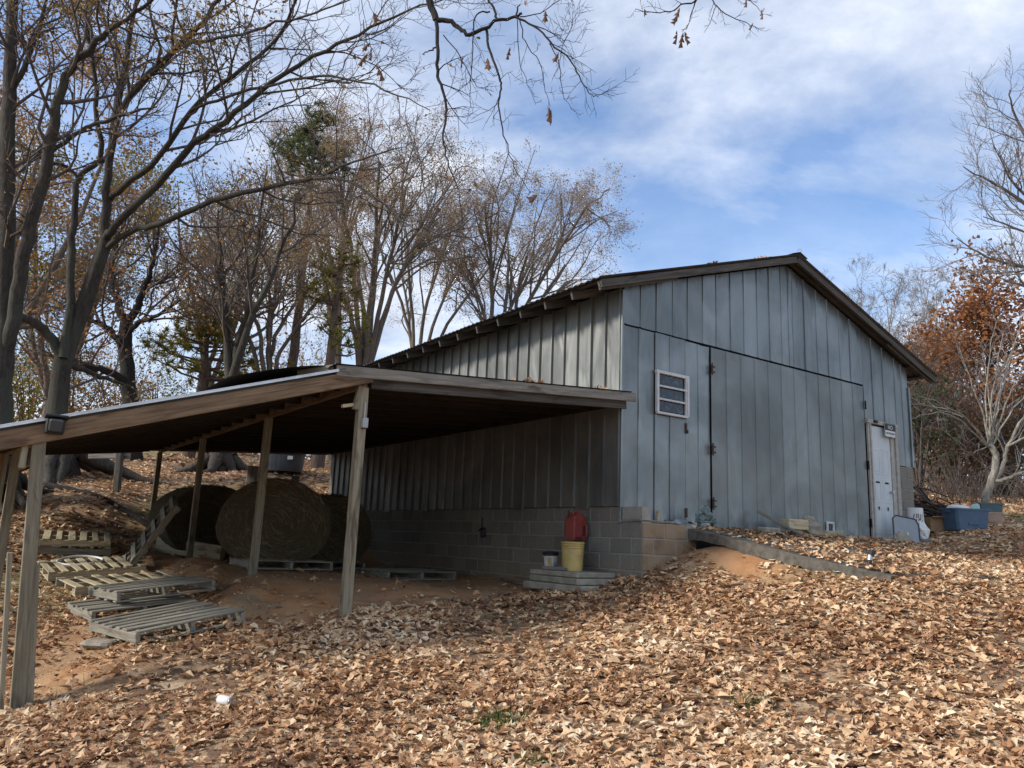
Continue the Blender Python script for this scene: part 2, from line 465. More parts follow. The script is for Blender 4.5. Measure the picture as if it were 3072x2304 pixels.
def dup(root, loc, rot, label=None, group=None):
    r = root.copy(); COL.objects.link(r); r.location = [float(k) for k in loc]; r.rotation_euler = rot
    if label: r['label'] = label
    if group: r['group'] = group
    for ch in list(root.children):
        c = ch.copy(); COL.objects.link(c); c.parent = r
        for g in list(ch.children):
            e = g.copy(); COL.objects.link(e); e.parent = c
    return r

# value noise for geometry
_rs = np.random.RandomState(7); _G = _rs.rand(64, 64)
def vn(x, y, sc):
    x = np.asarray(x, float) * sc; y = np.asarray(y, float) * sc
    i = np.floor(x).astype(int); j = np.floor(y).astype(int); fx = x - i; fy = y - j
    fx = fx * fx * (3 - 2 * fx); fy = fy * fy * (3 - 2 * fy)
    g = lambda a, b: _G[a % 64, b % 64]
    return (g(i, j) * (1 - fx) + g(i + 1, j) * fx) * (1 - fy) + (g(i, j + 1) * (1 - fx) + g(i + 1, j + 1) * fx) * fy - .5

# ------------------------------------------------------------------ the ground
def b3(u, v, z): p = B(u, v, 0); return (p[0], p[1], z)
GP = [(0, 0, -.05), (0, -8, -.3), (-6, 0, -.35), (6, 0, .35), (12, 2, .7), (.1, 5.1, .17), (-3.1, 5.36, -.02), (3.0, 4.5, .40),
      b3(-6.45, -.1, .05), b3(-7.5, 1, .1), b3(-7.6, 5, .6), b3(-3.75, -.05, .716), b3(-3.2, -1.2, .50), b3(-2, -.8, .72), b3(-1, -.9, .90), b3(-.1, -.75, 1.08), b3(-.7, .2, .90),
      b3(0, 1.4, .885), b3(0, 4.6, .86), b3(0, 7, .92), b3(-1.5, 2, .84), b3(-2, 5, .90), b3(-1, 8.2, 1.05), b3(0, 10.4, 2.35), b3(-1.5, 10.6, 2.1), b3(-3.75, 3, .885), b3(-3.75, 6.5, .93), b3(-3.75, 10.25, 1.74), b3(-3, 8.6, 1.15),
      b3(-4.02, 1.2, .80), b3(-4.02, 2.4, .90), b3(-4.04, 3.8, .94), b3(-4.04, 5.4, .97), b3(-4.62, 2.2, .52), b3(-4.66, 3.6, .56), b3(-4.7, 5.2, .64), b3(-4.35, .5, .56), b3(-5.66, 0, .42), b3(-4.75, .5, .52), b3(-5.2, 2, .56), b3(-5.5, 4, .68), b3(-5, 6.8, .85), b3(-5.9, 7.2, .84), b3(-4.6, 8.7, .95),
      b3(.60, -.72, 1.46), b3(.45, -1.2, 1.30), b3(1.0, -.9, 1.62), b3(.95, -1.8, 1.46), b3(.95, -2.6, 1.33), b3(.5, -2.1, 1.10), b3(.81, -3.35, 1.20), b3(2.0, -3.3, 1.285), b3(3.2, -3.3, 1.30), b3(4.5, -3.3, 1.35), b3(5.8, -3.2, 1.38), b3(2.5, -1.5, 1.44), b3(5, -1.5, 1.52), b3(6.2, -.25, 1.70), b3(7.4, -.2, 1.76), b3(7.2, -2, 1.55), b3(3, 4, 1.5), b3(6, 6, 2.1), b3(3, 10.5, 2.7),
      (5.9, 9.07, 1.07), (4.2, 7.0, .86), (2.0, 7.0, .70), (8.8, 15, 2.12), (8.2, 13.9, 1.98), (10.4, 17, 2.45), (12, 13.5, 1.9), (9.5, 11, 1.4), (14, 22, 3.1), (18, 17, 2.4), (25, 10, 1.6), (19.9, 30, 4.08), (21.9, 40, 5.43), (35, 40, 5.4), (30, 25, 3.2), (0, 26, 3.3), (5, 40, 5.0),
      (-6.95, 13.6, 1.34), (-8.27, 16, 1.97), (-10, 14.5, 1.55), (-10, 18, 2.53), (-8.15, 22, 2.98), (-5.8, 20, 3.05), (-4.1, 18.8, 2.6), (-8.45, 17, 2.23), (-13, 13, 1.5), (-10, 8, .6), (-16, 20, 2.6), (-18.3, 30, 4.31), (-13.2, 30, 4.52), (-9, 27, 3.75), (-25, 15, 1.6), (-20, 5, .2),
      (-15, 42, 4.9), (-35, 45, 4.6), (0, 60, 5.6), (30, 70, 7), (-30, 80, 5), (60, 60, 6.5), (-60, 40, 3.5), (60, 0, 1.5), (-60, -20, -.5), (0, -50, -.8), (0, 110, 6.2)]
GP = np.array(GP)
_K = np.linalg.norm(GP[:, None, :2] - GP[None, :, :2], axis=-1)
_A = np.zeros((len(GP) + 1,) * 2); _A[:-1, :-1] = _K; _A[-1, :-1] = 1; _A[:-1, -1] = 1
_w = np.linalg.solve(_A, np.append(GP[:, 2], 0))
def ground_z(x, y, rough=True):
    x = np.atleast_1d(np.asarray(x, float)); y = np.atleast_1d(np.asarray(y, float)); sh = x.shape
    xf, yf = x.ravel(), y.ravel(); z = np.full(xf.shape, _w[-1])
    for (gx, gy, _), w in zip(GP, _w[:-1]): z += w * np.sqrt((xf - gx) ** 2 + (yf - gy) ** 2 + .03)
    far = np.clip((np.hypot(xf, yf) - 90) / 150, 0, 1); z = z * (1 - far) + 5.5 * far
    if rough:
        near = np.clip((np.hypot(xf, yf) - 20) / 40, 0, 1)
        z += .05 * vn(xf, yf, .9) + .028 * vn(xf + 9, yf, 2.6) + .6 * near * vn(xf, yf + 40, .07)
        # the cut clay bank below the post row
        u, v = uv(xf, yf)
        bank = np.exp(-((u + 4.15) / .42) ** 2) * np.clip((v - .0) / .8, 0, 1) * np.clip((7.6 - v) / 1.2, 0, 1)
        z += .05 * np.exp(-((u - .6) / .5) ** 2 - ((v + 1.3) / 1.0) ** 2) * (vn(xf, yf, 4.5) + .6 * vn(xf + 2, yf, 10))
        z += bank * (.06 + .22 * vn(xf, yf + 3, 2.0) + .12 * vn(xf + 5, yf, 5.5))
    return z.reshape(sh)
def gz(x, y): return float(ground_z(x, y)[0])
def on(x, y, dz=0): return np.array([x, y, gz(x, y) + dz])

def axis(lo, hi, fine, far0, far1):
    a = list(np.arange(lo, hi + 1e-6, fine)); st = fine
    while a[-1] < far1: st *= 1.16; a.append(a[-1] + st)
    st = fine
    while a[0] > far0: st *= 1.16; a.insert(0, a[0] - st)
    return np.array(a)
gx = axis(-12, 11, .105, -600, 600); gy = axis(3, 20, .105, -120, 900)
GX, GY = np.meshgrid(gx, gy); GZ = ground_z(GX, GY)
nx, ny = len(gx), len(gy)
ii = np.arange(ny - 1)[:, None] * nx + np.arange(nx - 1)[None]
gq = np.stack([ii, ii + 1, ii + nx + 1, ii + nx], -1).reshape(-1, 4)
gm = MB().add(np.stack([GX, GY, GZ], -1).reshape(-1, 3), gq).mesh('ground', True)
Ug, Vg = uv(GX, GY)
def clay_mask(u, v, x, y):
    n = vn(x, y, 1.3) + .5 * vn(x, y, 4)
    c1 = np.clip(1.25 - np.abs(u + 4.0) / .75 + .9 * n, 0, 1) * np.clip((v + .5) / .8, 0, 1) * np.clip((8 - v) / 1.5, 0, 1)
    c2 = ((u > -4.1) & (u < .3) & (v > -.1) & (v < 9.8)) * np.clip((v + .1 + .8 * n) / .7, 0, 1)
    c3 = np.clip(1.15 - np.hypot((u + 6.1) / .8, (v - .9) / 1.0) + .9 * n, 0, 1) * .75
    c4 = np.clip(1.25 - np.hypot((u - .62) / .34, (v + 1.2) / .85) + .9 * n, 0, 1)
    return np.clip(np.maximum.reduce([c1, c2 * .9, c3, c4]), 0, 1)
clay = clay_mask(Ug, Vg, GX, GY)
grs = np.clip((GY - 27) / 5, 0, 1) * (GX > 8) * np.clip((46 - GY) / 8, 0, 1)
grs = np.maximum(grs, np.clip(vn(GX, GY + 11, .55) * 3.2 - .55, 0, .6) * np.clip((GY - 6) / 5, 0, 1))
for nm, val in (('clay', clay), ('grass', grs)):
    at = gm.attributes.new(nm, 'FLOAT', 'POINT'); at.data.foreach_set('value', val.ravel().astype(np.float32))
t = NT('ground')
p = t.coord('pos'); f = t.noise(p, 3.5, 6, .65); g = t.noise(p, 28, 4, .7)
vo = t.n('ShaderNodeTexVoronoi'); vo.inputs['Scale'].default_value = 9; vo.inputs['Randomness'].default_value = 1
dz_ = t.n('ShaderNodeMix', data_type='VECTOR'); dz_.inputs[0].default_value = .12
nn = t.n('ShaderNodeTexNoise'); nn.inputs['Scale'].default_value = 7; t.l(p, nn.inputs[0]); t.l(p, dz_.inputs[4]); t.l(nn.outputs['Color'], dz_.inputs[5]); t.l(dz_.outputs[1], vo.inputs[0])
sc_ = t.n('ShaderNodeSeparateColor'); t.l(vo.outputs['Color'], sc_.inputs[0])
lit = t.ramp(sc_.outputs[0], [(0, (.07, .038, .022)), (.3, (.19, .105, .055)), (.6, (.33, .20, .105)), (.85, (.45, .31, .18)), (1, (.55, .42, .26))])
soil = t.mix(f, (.14, .085, .05), (.29, .185, .105))
col = t.mix(t.ramp(g, [(.38, (.4,) * 3), (.56, (.95,) * 3)]), soil, lit)
ga = t.n('ShaderNodeAttribute', attribute_name='grass')
gc = t.ramp(t.noise(p, 9, 5, .7), [(.3, (.10, .12, .035)), (.6, (.22, .22, .075)), (.8, (.34, .29, .13))])
gmix = t.n('ShaderNodeMath', operation='MULTIPLY'); gmix.inputs[1].default_value = .8; t.l(ga.outputs['Fac'], gmix.inputs[0])
col = t.mix(gmix.outputs[0], col, gc)
ca = t.n('ShaderNodeAttribute', attribute_name='clay')
cc = t.ramp(t.noise(p, 2.2, 6, .65), [(.28, (.32, .15, .062)), (.5, (.50, .245, .10)), (.72, (.58, .32, .145))])
cc = t.mix(t.ramp(t.noise(p, 1.1, 5, .6), [(.45, (0, 0, 0)), (.7, (.7,) * 3)]), cc, (.27, .205, .125))
col = t.mix(ca.outputs['Fac'], col, cc)
t.bump(g, .6, .03); t.fin(col, .97)
go = put('ground', gm, 'ground'); go['kind'] = 'structure'

# ------------------------------------------------------------------ fallen leaves
rs = np.random.RandomState(11)
def leaf_template(kind):
    if kind == 0:    # lobed oak leaf
        ys = np.array([0, .18, .32, .50, .64, .82, 1.0]); w = np.array([.02, .22, .09, .42, .12, .32, .02])
    elif kind == 1:
        ys = np.array([0, .22, .40, .62, .80, 1.0]); w = np.array([.03, .32, .13, .46, .15, .02])
    elif kind == 2:
        ys = np.array([0, .33, .7, 1.0]); w = np.array([.02, .30, .30, .02])
    else:
        return np.array([(0, -.5, 0), (0, .5, 0), (-.34, .05, 0), (.34, .05, 0.)]), np.array([(0, 1, 2), (0, 3, 1)])
    k = len(ys); mid = np.stack([np.zeros(k), ys - .5, np.zeros(k)], 1)
    sw = np.where(w > .2, .10, 0)
    Lf = np.stack([-w, ys - .5 + sw, np.zeros(k)], 1); Rg = np.stack([w, ys - .5 + sw, np.zeros(k)], 1)
    v = np.concatenate([mid, Lf, Rg]); q = []
    for i in range(k - 1): q += [(i, i + 1, k + i + 1, k + i), (i, 2 * k + i, 2 * k + i + 1, i + 1)]
    return v, np.array(q)
TPL = [leaf_template(i) for i in range(4)]
def scatter(mb, X, Y, Z, size, kinds, tilt, rs, N=None, val=None):
    """many leaves at once, curled and tilted"""
    n = len(X)
    kk = rs.choice(kinds, n)
    for kd in set(kinds):
        id_ = np.where(kk == kd)[0]; m = len(id_)
        if not m: continue
        tv, tq = TPL[kd]
        s = size[id_] * rs.uniform(.5, 1.32, m)
        v = np.repeat(tv[None], m, 0) * s[:, None, None]
        v[:, :, 0] *= rs.uniform(.7, 1.15, m)[:, None]
        cu = rs.normal(.0, 1.0, m)[:, None] * .6; cf = rs.uniform(-.5, 1.2, m)[:, None]
        yl = v[:, :, 1] / s[:, None]; xl = v[:, :, 0] / s[:, None]
        v[:, :, 2] = s[:, None] * (cu * yl ** 2 + cf * np.abs(xl) * .75 + rs.normal(0, .25, m)[:, None] * xl * yl * 2 + .03 * rs.normal(0, 1, xl.shape))
        # random rotation
        th = rs.uniform(0, 2 * math.pi, m); tx = rs.normal(0, tilt, m); ty = rs.normal(0, tilt, m)
        def rot(v, a, i, j):
            c, sn = np.cos(a)[:, None], np.sin(a)[:, None]; p, q = v[:, :, i].copy(), v[:, :, j].copy()
            v[:, :, i] = c * p - sn * q; v[:, :, j] = sn * p + c * q
        rot(v, tx, 1, 2); rot(v, ty, 0, 2); rot(v, th, 0, 1)
        lo = np.percentile(v[:, :, 2], 25, axis=1)
        v[:, :, 0] += X[id_][:, None]; v[:, :, 1] += Y[id_][:, None]; v[:, :, 2] += (Z[id_] - lo)[:, None] if N is None else Z[id_][:, None]
        L = tv.shape[0]; q = (tq[None] + (np.arange(m) * L)[:, None, None]).reshape(-1, tq.shape[1])
        a = np.repeat((rs.beta(2.2, 1.9, m) if val is None else val[id_]), len(tq))
        mb.add(v.reshape(-1, 3), q if tq.shape[1] == 4 else None, q if tq.shape[1] == 3 else None, a=a)
mb = MB()
for y0, y1, dens, size, kinds, tilt in ((2.6, 6.5, 640, .084, [0, 0, 1, 1, 2], .22), (6.5, 10, 520, .087, [0, 1, 2, 2], .22), (10, 15, 300, .095, [2, 2, 3], .24), (15, 23, 130, .11, [3], .25), (23, 40, 36, .16, [3], .25)):
    xw = .74 * y1 + 2.2
    n = int(dens * (y1 - y0) * 2 * xw); X = rs.uniform(-xw, xw, n); Y = rs.uniform(y0, y1, n)
    u, v = uv(X, Y); cm = clay_mask(u, v, X, Y)
    keep = np.abs(X) < .74 * Y + 2.2
    pr = np.ones(n)
    pr *= np.clip(.85 + 1.8 * vn(X, Y, .9) + 1.5 * vn(X + 3, Y + 8, 3.1) + .2, .28, 1)
    pr *= 1 - .93 * cm
    inside = (u > -3.9) & (u < .02) & (v > 0.2) & (v < 10); pr[inside] *= .12
    under = (u > -7.2) & (u <= -3.9) & (v > 0) & (v < 9); pr[under] *= .55
    pr[(u > 0) & (u < 7.4) & (v > -.05) & (v < 10)] = 0
    pr[(u > -.05) & (u < .9) & (v > -.45) & (v <= 0)] = 0
    ap = (u > .8) & (u < 6.3) & (v > -3.2) & (v < 0); pr[ap] *= .7
    gs = np.clip(vn(X, Y + 11, .55) * 3.2 - .55, 0, 1) * np.clip((Y - 6) / 5, 0, 1); pr *= 1 - .4 * gs
    keep &= rs.rand(n) < pr
    X, Y, u, v = X[keep], Y[keep], u[keep], v[keep]; Z = ground_z(X, Y)
    ap = (u > .86) & (u < 6.2) & (v > -3.15) & (v < -.02)
    Z = np.where(ap, np.maximum(Z, 1.75 + (v + .4).clip(-3, 0) * .165), Z)
    tone = np.clip(rs.beta(1.7, 1.8, len(X)) * .85 + .13 + .40 * vn(X, Y, .8) + .35 * vn(X + 20, Y, 2.2), 0, 1)
    scatter(mb, X, Y, Z + .008 + .022 * rs.rand(len(X)), np.full(len(X), size), kinds, tilt, rs, val=tone)
n = 26000; X = rs.uniform(-6, 9, n); Y = rs.uniform(3, 10.5, n); u, v = uv(X, Y); kp = (np.abs(X) < .74 * Y + 1.5) & (rs.rand(n) < 1 - .8 * clay_mask(u, v, X, Y)) & ~((u > -3.9) & (v > .1)) & ~((u > -.1) & (v > -3.3)); X, Y = X[kp], Y[kp]
scatter(mb, X, Y, ground_z(X, Y) + .012 + .02 * rs.rand(len(X)), rs.uniform(.02, .05, len(X)), [3], .5, rs, val=rs.rand(len(X)) ** 1.3)
lo = mb.obj('leaf_litter', 'litter', None, attr=True); lo['kind'] = 'stuff'
tag(lo, 'thick carpet of fallen tan and brown oak leaves over the ground', 'leaves')
# sparse grass tufts
mb = MB()
n = 9000; X = rs.uniform(-9, 14, n); Y = rs.uniform(4, 24, n)
pr = np.clip(vn(X, Y + 11, .55) * 3.2 - .55, 0, 1); u, v = uv(X, Y)
kp = (rs.rand(n) < pr) & ~((u > -4) & (u < 7.4) & (v > -3.3) & (v < 10)); X, Y = X[kp], Y[kp]; Z = ground_z(X, Y)
for x, y, z in zip(X, Y, Z):
    for k in range(5):
        a = rs.uniform(0, 6.28); h = rs.uniform(.03, .10); l = rs.uniform(.01, .07); w = .0035
        dx, dy = math.cos(a), math.sin(a); ox, oy = rs.normal(0, .04, 2)
        mb.add([(x + ox - dy * w, y + oy + dx * w, z - .01), (x + ox + dy * w, y + oy - dx * w, z - .01), (x + ox + dx * l, y + oy + dy * l, z + h)], None, [(0, 1, 2)], a=rs.rand())
for cx_, cy_ in ((1505, 2160), (1540, 2170), (1480, 2178), (1600, 2300), (2250, 2120)):
    r_ = FW + RT * (cx_ - 1536) / F - UP * (cy_ - 1152) / F; dd_ = np.arange(3, 12, .03); PP = EYE[None] + r_[None] * (dd_ / r_[1])[:, None]; k_ = np.where(PP[:, 2] < ground_z(PP[:, 0], PP[:, 1]))[0][0]
    for k in range(130):
        x, y = PP[k_][:2] + rs.normal(0, .07, 2); z = gz(x, y); a = rs.uniform(0, 6.28); h = rs.uniform(.03, .09); l = rs.uniform(.02, .06); dx, dy = math.cos(a), math.sin(a)
        mb.add([(x - dy * .004, y + dx * .004, z), (x + dy * .004, y - dx * .004, z), (x + dx * l, y + dy * l, z + h)], None, [(0, 1, 2)], a=rs.rand() * .5)
o = mb.obj('grass', 'grass_blades', None, attr=True); o['kind'] = 'stuff'; tag(o, 'thin green grass tufts poking through the fallen leaves', 'grass')
mb = MB()
for k in range(150):
    x, y = rs.uniform(-7, 9), rs.uniform(3.5, 13); u, v = uv(x, y)
    if (u > -3.9 and v > 0) or (u > -.2 and v > -3.4): continue
    a = rs.rand() * 6.28; l = rs.uniform(.1, .38); P = np.array([[x + math.cos(a) * l * (t_ - .5), y + math.sin(a) * l * (t_ - .5), 0] for t_ in (0, .33, .66, 1)]); P[:, :2] += rs.normal(0, .012, (4, 2)); P[:, 2] = ground_z(P[:, 0], P[:, 1]) + .035
    mb.tube(P, np.linspace(rs.uniform(.003, .007), .002, 4), 5, False)
o = mb.obj('twig_litter', 'dry_stick', None); o['kind'] = 'stuff'; tag(o, 'thin fallen twigs scattered among the leaves', 'twigs')

# ------------------------------------------------------------------ the barn
BW, BL, EZ, PZ, PU = 7.36, 10.0, 5.02, 6.22, 3.70
barn = thing('barn', 'weathered grey sheet metal barn with gable front on a concrete block base', 'barn', C0, YAW)
rb = np.random.RandomState(3)
def roof_line(u): return (EZ + (PZ - EZ) * (u / PU)) if u <= PU else (EZ + (PZ - EZ) * ((BW - u) / (BW - PU)))
def panel(face, a0, a1, z0, t0, t1, off, mat, dent=1.0, rib=.012, rows=7):
    """one ribbed sheet; face 'f' = front, 'l' = left side"""
    w = a1 - a0; xs = np.array([0, .006, .028, .034, .25, .5, .75, 1.0]); xs[:4] = xs[:4]; xs[4:] = .034 + (xs[4:] - 0) * (w - .031)
    pr = np.array([.0, rib, rib, 0, 0, 0, 0, 0]); V = []
    ph = rb.rand() * 50; slip = rb.uniform(0, .007) * dent
    for r in range(rows):
        f = r / (rows - 1)
        for x, d in zip(xs, pr):
            top = t0 + (t1 - t0) * x / w; z = z0 + (top - z0) * f
            bulge = dent * (.022 * vn(a0 + x + ph, z * 1.1, 1.9) + .010 * vn(a0 + x, z + ph, 4.5)) * math.sin(math.pi * min(1, max(0, x / w)))
            V.append((x, -(d + bulge + slip), z))
    k = len(xs); V = np.array(V)
    i = np.arange(rows - 1)[:, None] * k + np.arange(k - 1)[None]
    q = np.stack([i, i + 1, i + k + 1, i + k], -1).reshape(-1, 4)
    V[:, 0] += a0
    if face == 'f': P = np.stack([V[:, 0], V[:, 1] + off, V[:, 2]], 1)
    else: P = np.stack([V[:, 1] + off, V[:, 0], V[:, 2]], 1)
    o = MB().add(P, q).obj('metal_panel', mat, barn)
    for p in o.data.polygons: p.use_smooth = False
    return o
# near-black backing, its colour stands in for shade in the sheet gaps
mb = MB()
fr = [(0.03, 1.2), (BW - .03, 1.2), (BW - .03, roof_line(BW - .03) - .02), (PU, PZ - .02), (.03, roof_line(.03) - .02)]
for v in (.05, BL - .05):
    mb.add([(u, v - .03, z) for u, z in fr] + [(u, v + .03, z) for u, z in fr], [(i, (i + 1) % 5, 5 + (i + 1) % 5, 5 + i) for i in range(5)], None, [[4, 3, 2, 1, 0], [5, 6, 7, 8, 9]])
mb.box((.06, BL / 2, 3.6), (.06, BL - .2, 2.7)).box((BW - .06, BL / 2, 3.0), (.06, BL - .2, 3.9))
mb.obj('wall_backing', 'dark_gap', barn)
# upper front sheets
ribs = [0.0, .31, .62, .95, 1.27, 1.60, 1.90, 2.23, 2.55, 2.88, 3.19, 3.50, 3.81, 4.13, 4.47, 4.79, 5.13, 5.46, 5.83]
for a0, a1 in zip(ribs[:-1], ribs[1:]):
    if a0 < PU < a1:
        panel('f', a0, PU, 4.49, roof_line(a0), PZ, -.012, 'front_metal'); panel('f', PU, a1, 4.49, PZ, roof_line(a1), -.012, 'front_metal', rib=.0)
    else: panel('f', a0, a1, 4.49, roof_line(a0), roof_line(a1), -.012, 'front_metal')
low = [.04, .30, .585]
panel('f', .0, .30, 1.78, 4.47, 4.47, .0, 'front_metal'); panel('f', .30, .602, 1.79, 4.47, 4.47, .0, 'front_metal')
for a0, a1, z0, z1 in ((.61, .90, 1.84, 3.30), (.90, 1.215, 1.82, 3.30), (.61, .90, 3.92, 4.47), (.90, 1.215, 3.92, 4.47)):
    panel('f', a0, a1, z0, z1, z1, -.010, 'front_metal', 1.3)
for a0, a1 in ((1.222, 1.50), (1.50, 1.755)): panel('f', a0, a1, 1.78, 4.46, 4.46, .0, 'front_metal', 1.5)
bd = np.linspace(1.77, 5.80, 13)
for a0, a1 in zip(bd[:-1], bd[1:]): panel('f', a0, a1, 1.76 - (a0 - 1.77) * .008, 4.455, 4.455, -.022, 'door_metal', .5, .010)
for a0, a1, z0 in ((5.84, 6.15, 3.89), (6.15, 6.50, 3.88), (6.50, 6.90, 3.87), (6.90, 7.14, 3.14), (7.14, 7.36, 3.13)):
    panel('f', a0, a1, z0, roof_line(a0), roof_line(a1), .0, 'front_metal')
MB().box((7.375, -.005, 3.9), (.05, .05, 1.52)).obj('corner_trim', 'front_metal', barn)
MB().box((-.012, -.01, 3.38), (.035, .045, 3.18), ch=.004).obj('corner_trim', 'front_metal', barn)
# side sheets
k = 0; a = 0.0
while a < BL - .02:
    w = .305 if k % 7 else .30; b = min(a + w, BL)
    panel('l', a, b, 2.0 - (.03 if k % 5 == 2 else 0), EZ - .02, EZ - .02, -.004, 'side_metal', .9, .036); a = b; k += 1
# right side and back
for v0 in np.arange(0, BL - .01, 2.0): MB().box((BW + .01, v0 + 1.0, 3.95), (.02, 1.985, 2.1)).obj('side_sheet', 'front_metal', barn)
MB().add([(0, BL + .01, 2.3), (BW, BL + .01, 2.3), (BW, BL + .01, EZ), (PU, BL + .01, PZ), (0, BL + .01, EZ)], None, None, [[0, 1, 2, 3, 4]]).obj('back_sheet', 'side_metal', barn)
# door strap hinges and handles
for hz in (4.12, 2.92, 2.14):
    mb = MB().box((1.758, -.050, hz), (.030, .016, .13), ch=.004).box((1.80, -.048, hz + .04), (.06, .010, .028)).box((1.80, -.048, hz - .04), (.06, .010, .028))
    mb.tube([(1.752, -.066, hz - .09), (1.752, -.066, hz + .09)], .011, 8); mb.obj('hinge', 'rusty_iron', barn)
for hz in (4.12, 3.05, 2.05): MB().box((5.83, -.045, hz), (.03, .02, .15), ch=.004).tube([(5.815, -.06, hz - .07), (5.815, -.06, hz + .07)], .009, 8).obj('hinge', 'dark_iron', barn)
for hz in (3.18, 1.98): MB().box((1.225, -.03, hz), (.03, .02, .13), ch=.004).obj('hinge', 'rusty_iron', barn)
MB().box((1.235, -.04, 3.12), (.03, .03, .05), ch=.005).obj('latch', 'dark_iron', barn)
# louvred window with three panes
win = MB().box((.93, -.042, 3.905), (.66, .05, .045), ch=.004).box((.93, -.042, 3.325), (.62, .05, .035), ch=.004).box((.632, -.042, 3.61), (.04, .05, .56), ch=.004).box((1.238, -.042, 3.61), (.045, .05, .56), ch=.004).obj('window', 'window_white', barn)
for i, (z0, z1) in enumerate(((3.705, 3.885), (3.52, 3.70), (3.345, 3.515))):
    MB().add([(.655, -.035, z0 + .015), (1.215, -.035, z0 + .015), (1.215, -.03, z1), (.655, -.03, z1)], [(0, 1, 2, 3)]).obj('pane', 'window_glass', win)
    if i < 2: MB().box((.935, -.052, z0), (.565, .03, .028), ch=.003).obj('glazing_bar', 'window_white', win)
MB().box((1.195, -.048, 3.61), (.02, .03, .55), ch=.003).obj('glazing_bar', 'window_white', win)
# walk door: six panels in a rough timber frame
dr = MB().box((6.26, .0, 2.755), (.66, .05, 2.04), ch=.004).obj('door', 'white_paint', barn)
for cx in (6.115, 6.405):
    for z0, z1 in ((1.90, 2.32), (2.44, 2.78), (2.93, 3.36)):
        w = .215; mb = MB()
        for (px, pz, sx, sz) in ((cx, z1, w, .02), (cx, z0, w, .02), (cx - w / 2, (z0 + z1) / 2, .02, z1 - z0), (cx + w / 2, (z0 + z1) / 2, .02, z1 - z0)):
            mb.box((px, -.0265, pz), (sx, .005, sz + .018), ch=.002)
        mb.box((cx, -.026, (z0 + z1) / 2), (w - .07, .005, z1 - z0 - .07), ch=.0025); mb.obj('door_panel', 'white_paint', dr)
for cx in (6.115, 6.405):
    MB().box((cx + .01, -.0312, 2.775), (.12, .003, .03)).obj('tear', 'dark_gap', dr); MB().add([(cx - .03, -.0355, 2.345), (cx + .03, -.0355, 2.345), (cx + .005, -.0355, 2.27)], None, [(0, 1, 2)]).obj('tear', 'dark_gap', dr)
MB().tube([(6.52, -.06, 2.62), (6.52, -.03, 2.62)], .022, 10).tube([(6.52, -.10, 2.62), (6.52, -.06, 2.62)], .03, 12).obj('knob', 'galvanised', dr)
for (x, w, d) in ((5.885, .05, .04), (5.935, .035, .07)): MB().box((x, -.03, 2.80), (w, d, 2.12), ch=.004).obj('door_frame', 'weathered_white', barn)
MB().box((6.66, -.01, 2.76), (.12, .06, 2.04), ch=.004).obj('door_frame', 'weathered_white', barn); MB().box((6.77, -.03, 2.79), (.09, .07, 2.10), ch=.004).obj('door_frame', 'weathered_white', barn)
MB().box((6.34, -.03, 3.84), (1.0, .08, .07), ch=.004).obj('door_frame', 'weathered_white', barn)
MB().box((6.06, -.085, 3.845), (.10, .04, .05), ch=.008).obj('latch', 'dark_iron', barn)
# cat flap
cf = MB()
for (x, z, sx, sz) in ((4.60, 1.995, .20, .035), (4.60, 1.80, .20, .035), (4.515, 1.90, .035, .20), (4.685, 1.90, .035, .20)): cf.box((x, -.052, z), (sx, .03, sz), ch=.004)
cf = cf.obj('vent_frame', 'window_white', barn); MB().box((4.60, -.043, 1.90), (.14, .01, .165)).obj('vent_flap', 'tub_plastic', cf)
# concrete blocks, one by one
bme = MB().box((0, 0, 0), (.16, .386, .190), ch=.006).mesh('concrete_block'); bme.materials.append(MATS['concrete_block'])
bhalf = MB().box((0, 0, 0), (.16, .186, .190), ch=.006).mesh('concrete_block'); bhalf.materials.append(MATS['concrete_block'])
MB().box((.091, 4.8, 1.25), (.16, 10.38, 1.485)).obj('mortar_wall', 'mortar', barn)
for c in range(7):
    z = 2.0 - .1 - .2032 * c; v = 0.0 if c == 0 else -.40
    if c % 2: v0 = v
    else:
        put('concrete_block', bhalf, 'concrete_block', barn, (.085, v + .1, z)); v0 = v + .2
    while v0 < BL - .3:
        p = B(0, v0 + .2, 0)
        if z + .1 > gz(p[0], p[1]) - .02: put('concrete_block', bme, 'concrete_block', barn, (.085 + rb.normal(0, .0015), v0 + .2, z + rb.normal(0, .001)))
        v0 += .4
# stepped foundation in front, stained with clay
bmf = MB().box((0, 0, 0), (.386, .16, .190), ch=.008).mesh('concrete_block'); bmf.materials.append(MATS['clay_block'])
MB().box((.47, -.278, 1.35), (.90, .26, .88)).obj('mortar_wall', 'mortar', barn)
bmg = MB().box((0, 0, 0), (.186, .16, .190), ch=.008).mesh('concrete_block'); bmg.materials.append(MATS['clay_block'])
for c in range(1, 6):
    z = 2.0 - .1 - .2032 * c
    if c % 2 == 0: put('concrete_block', bmg, 'clay_block', barn, (.105, -.333, z))
    for i in range(2): put('concrete_block', bmf, 'clay_block', barn, ((.205 if c % 2 else .405) + .4 * i, -.333 + rb.normal(0, .002), z))
MB().box((.30, -.2, 1.815), (.62, .38, .035), ch=.012).obj('concrete_ledge', 'concrete', barn)
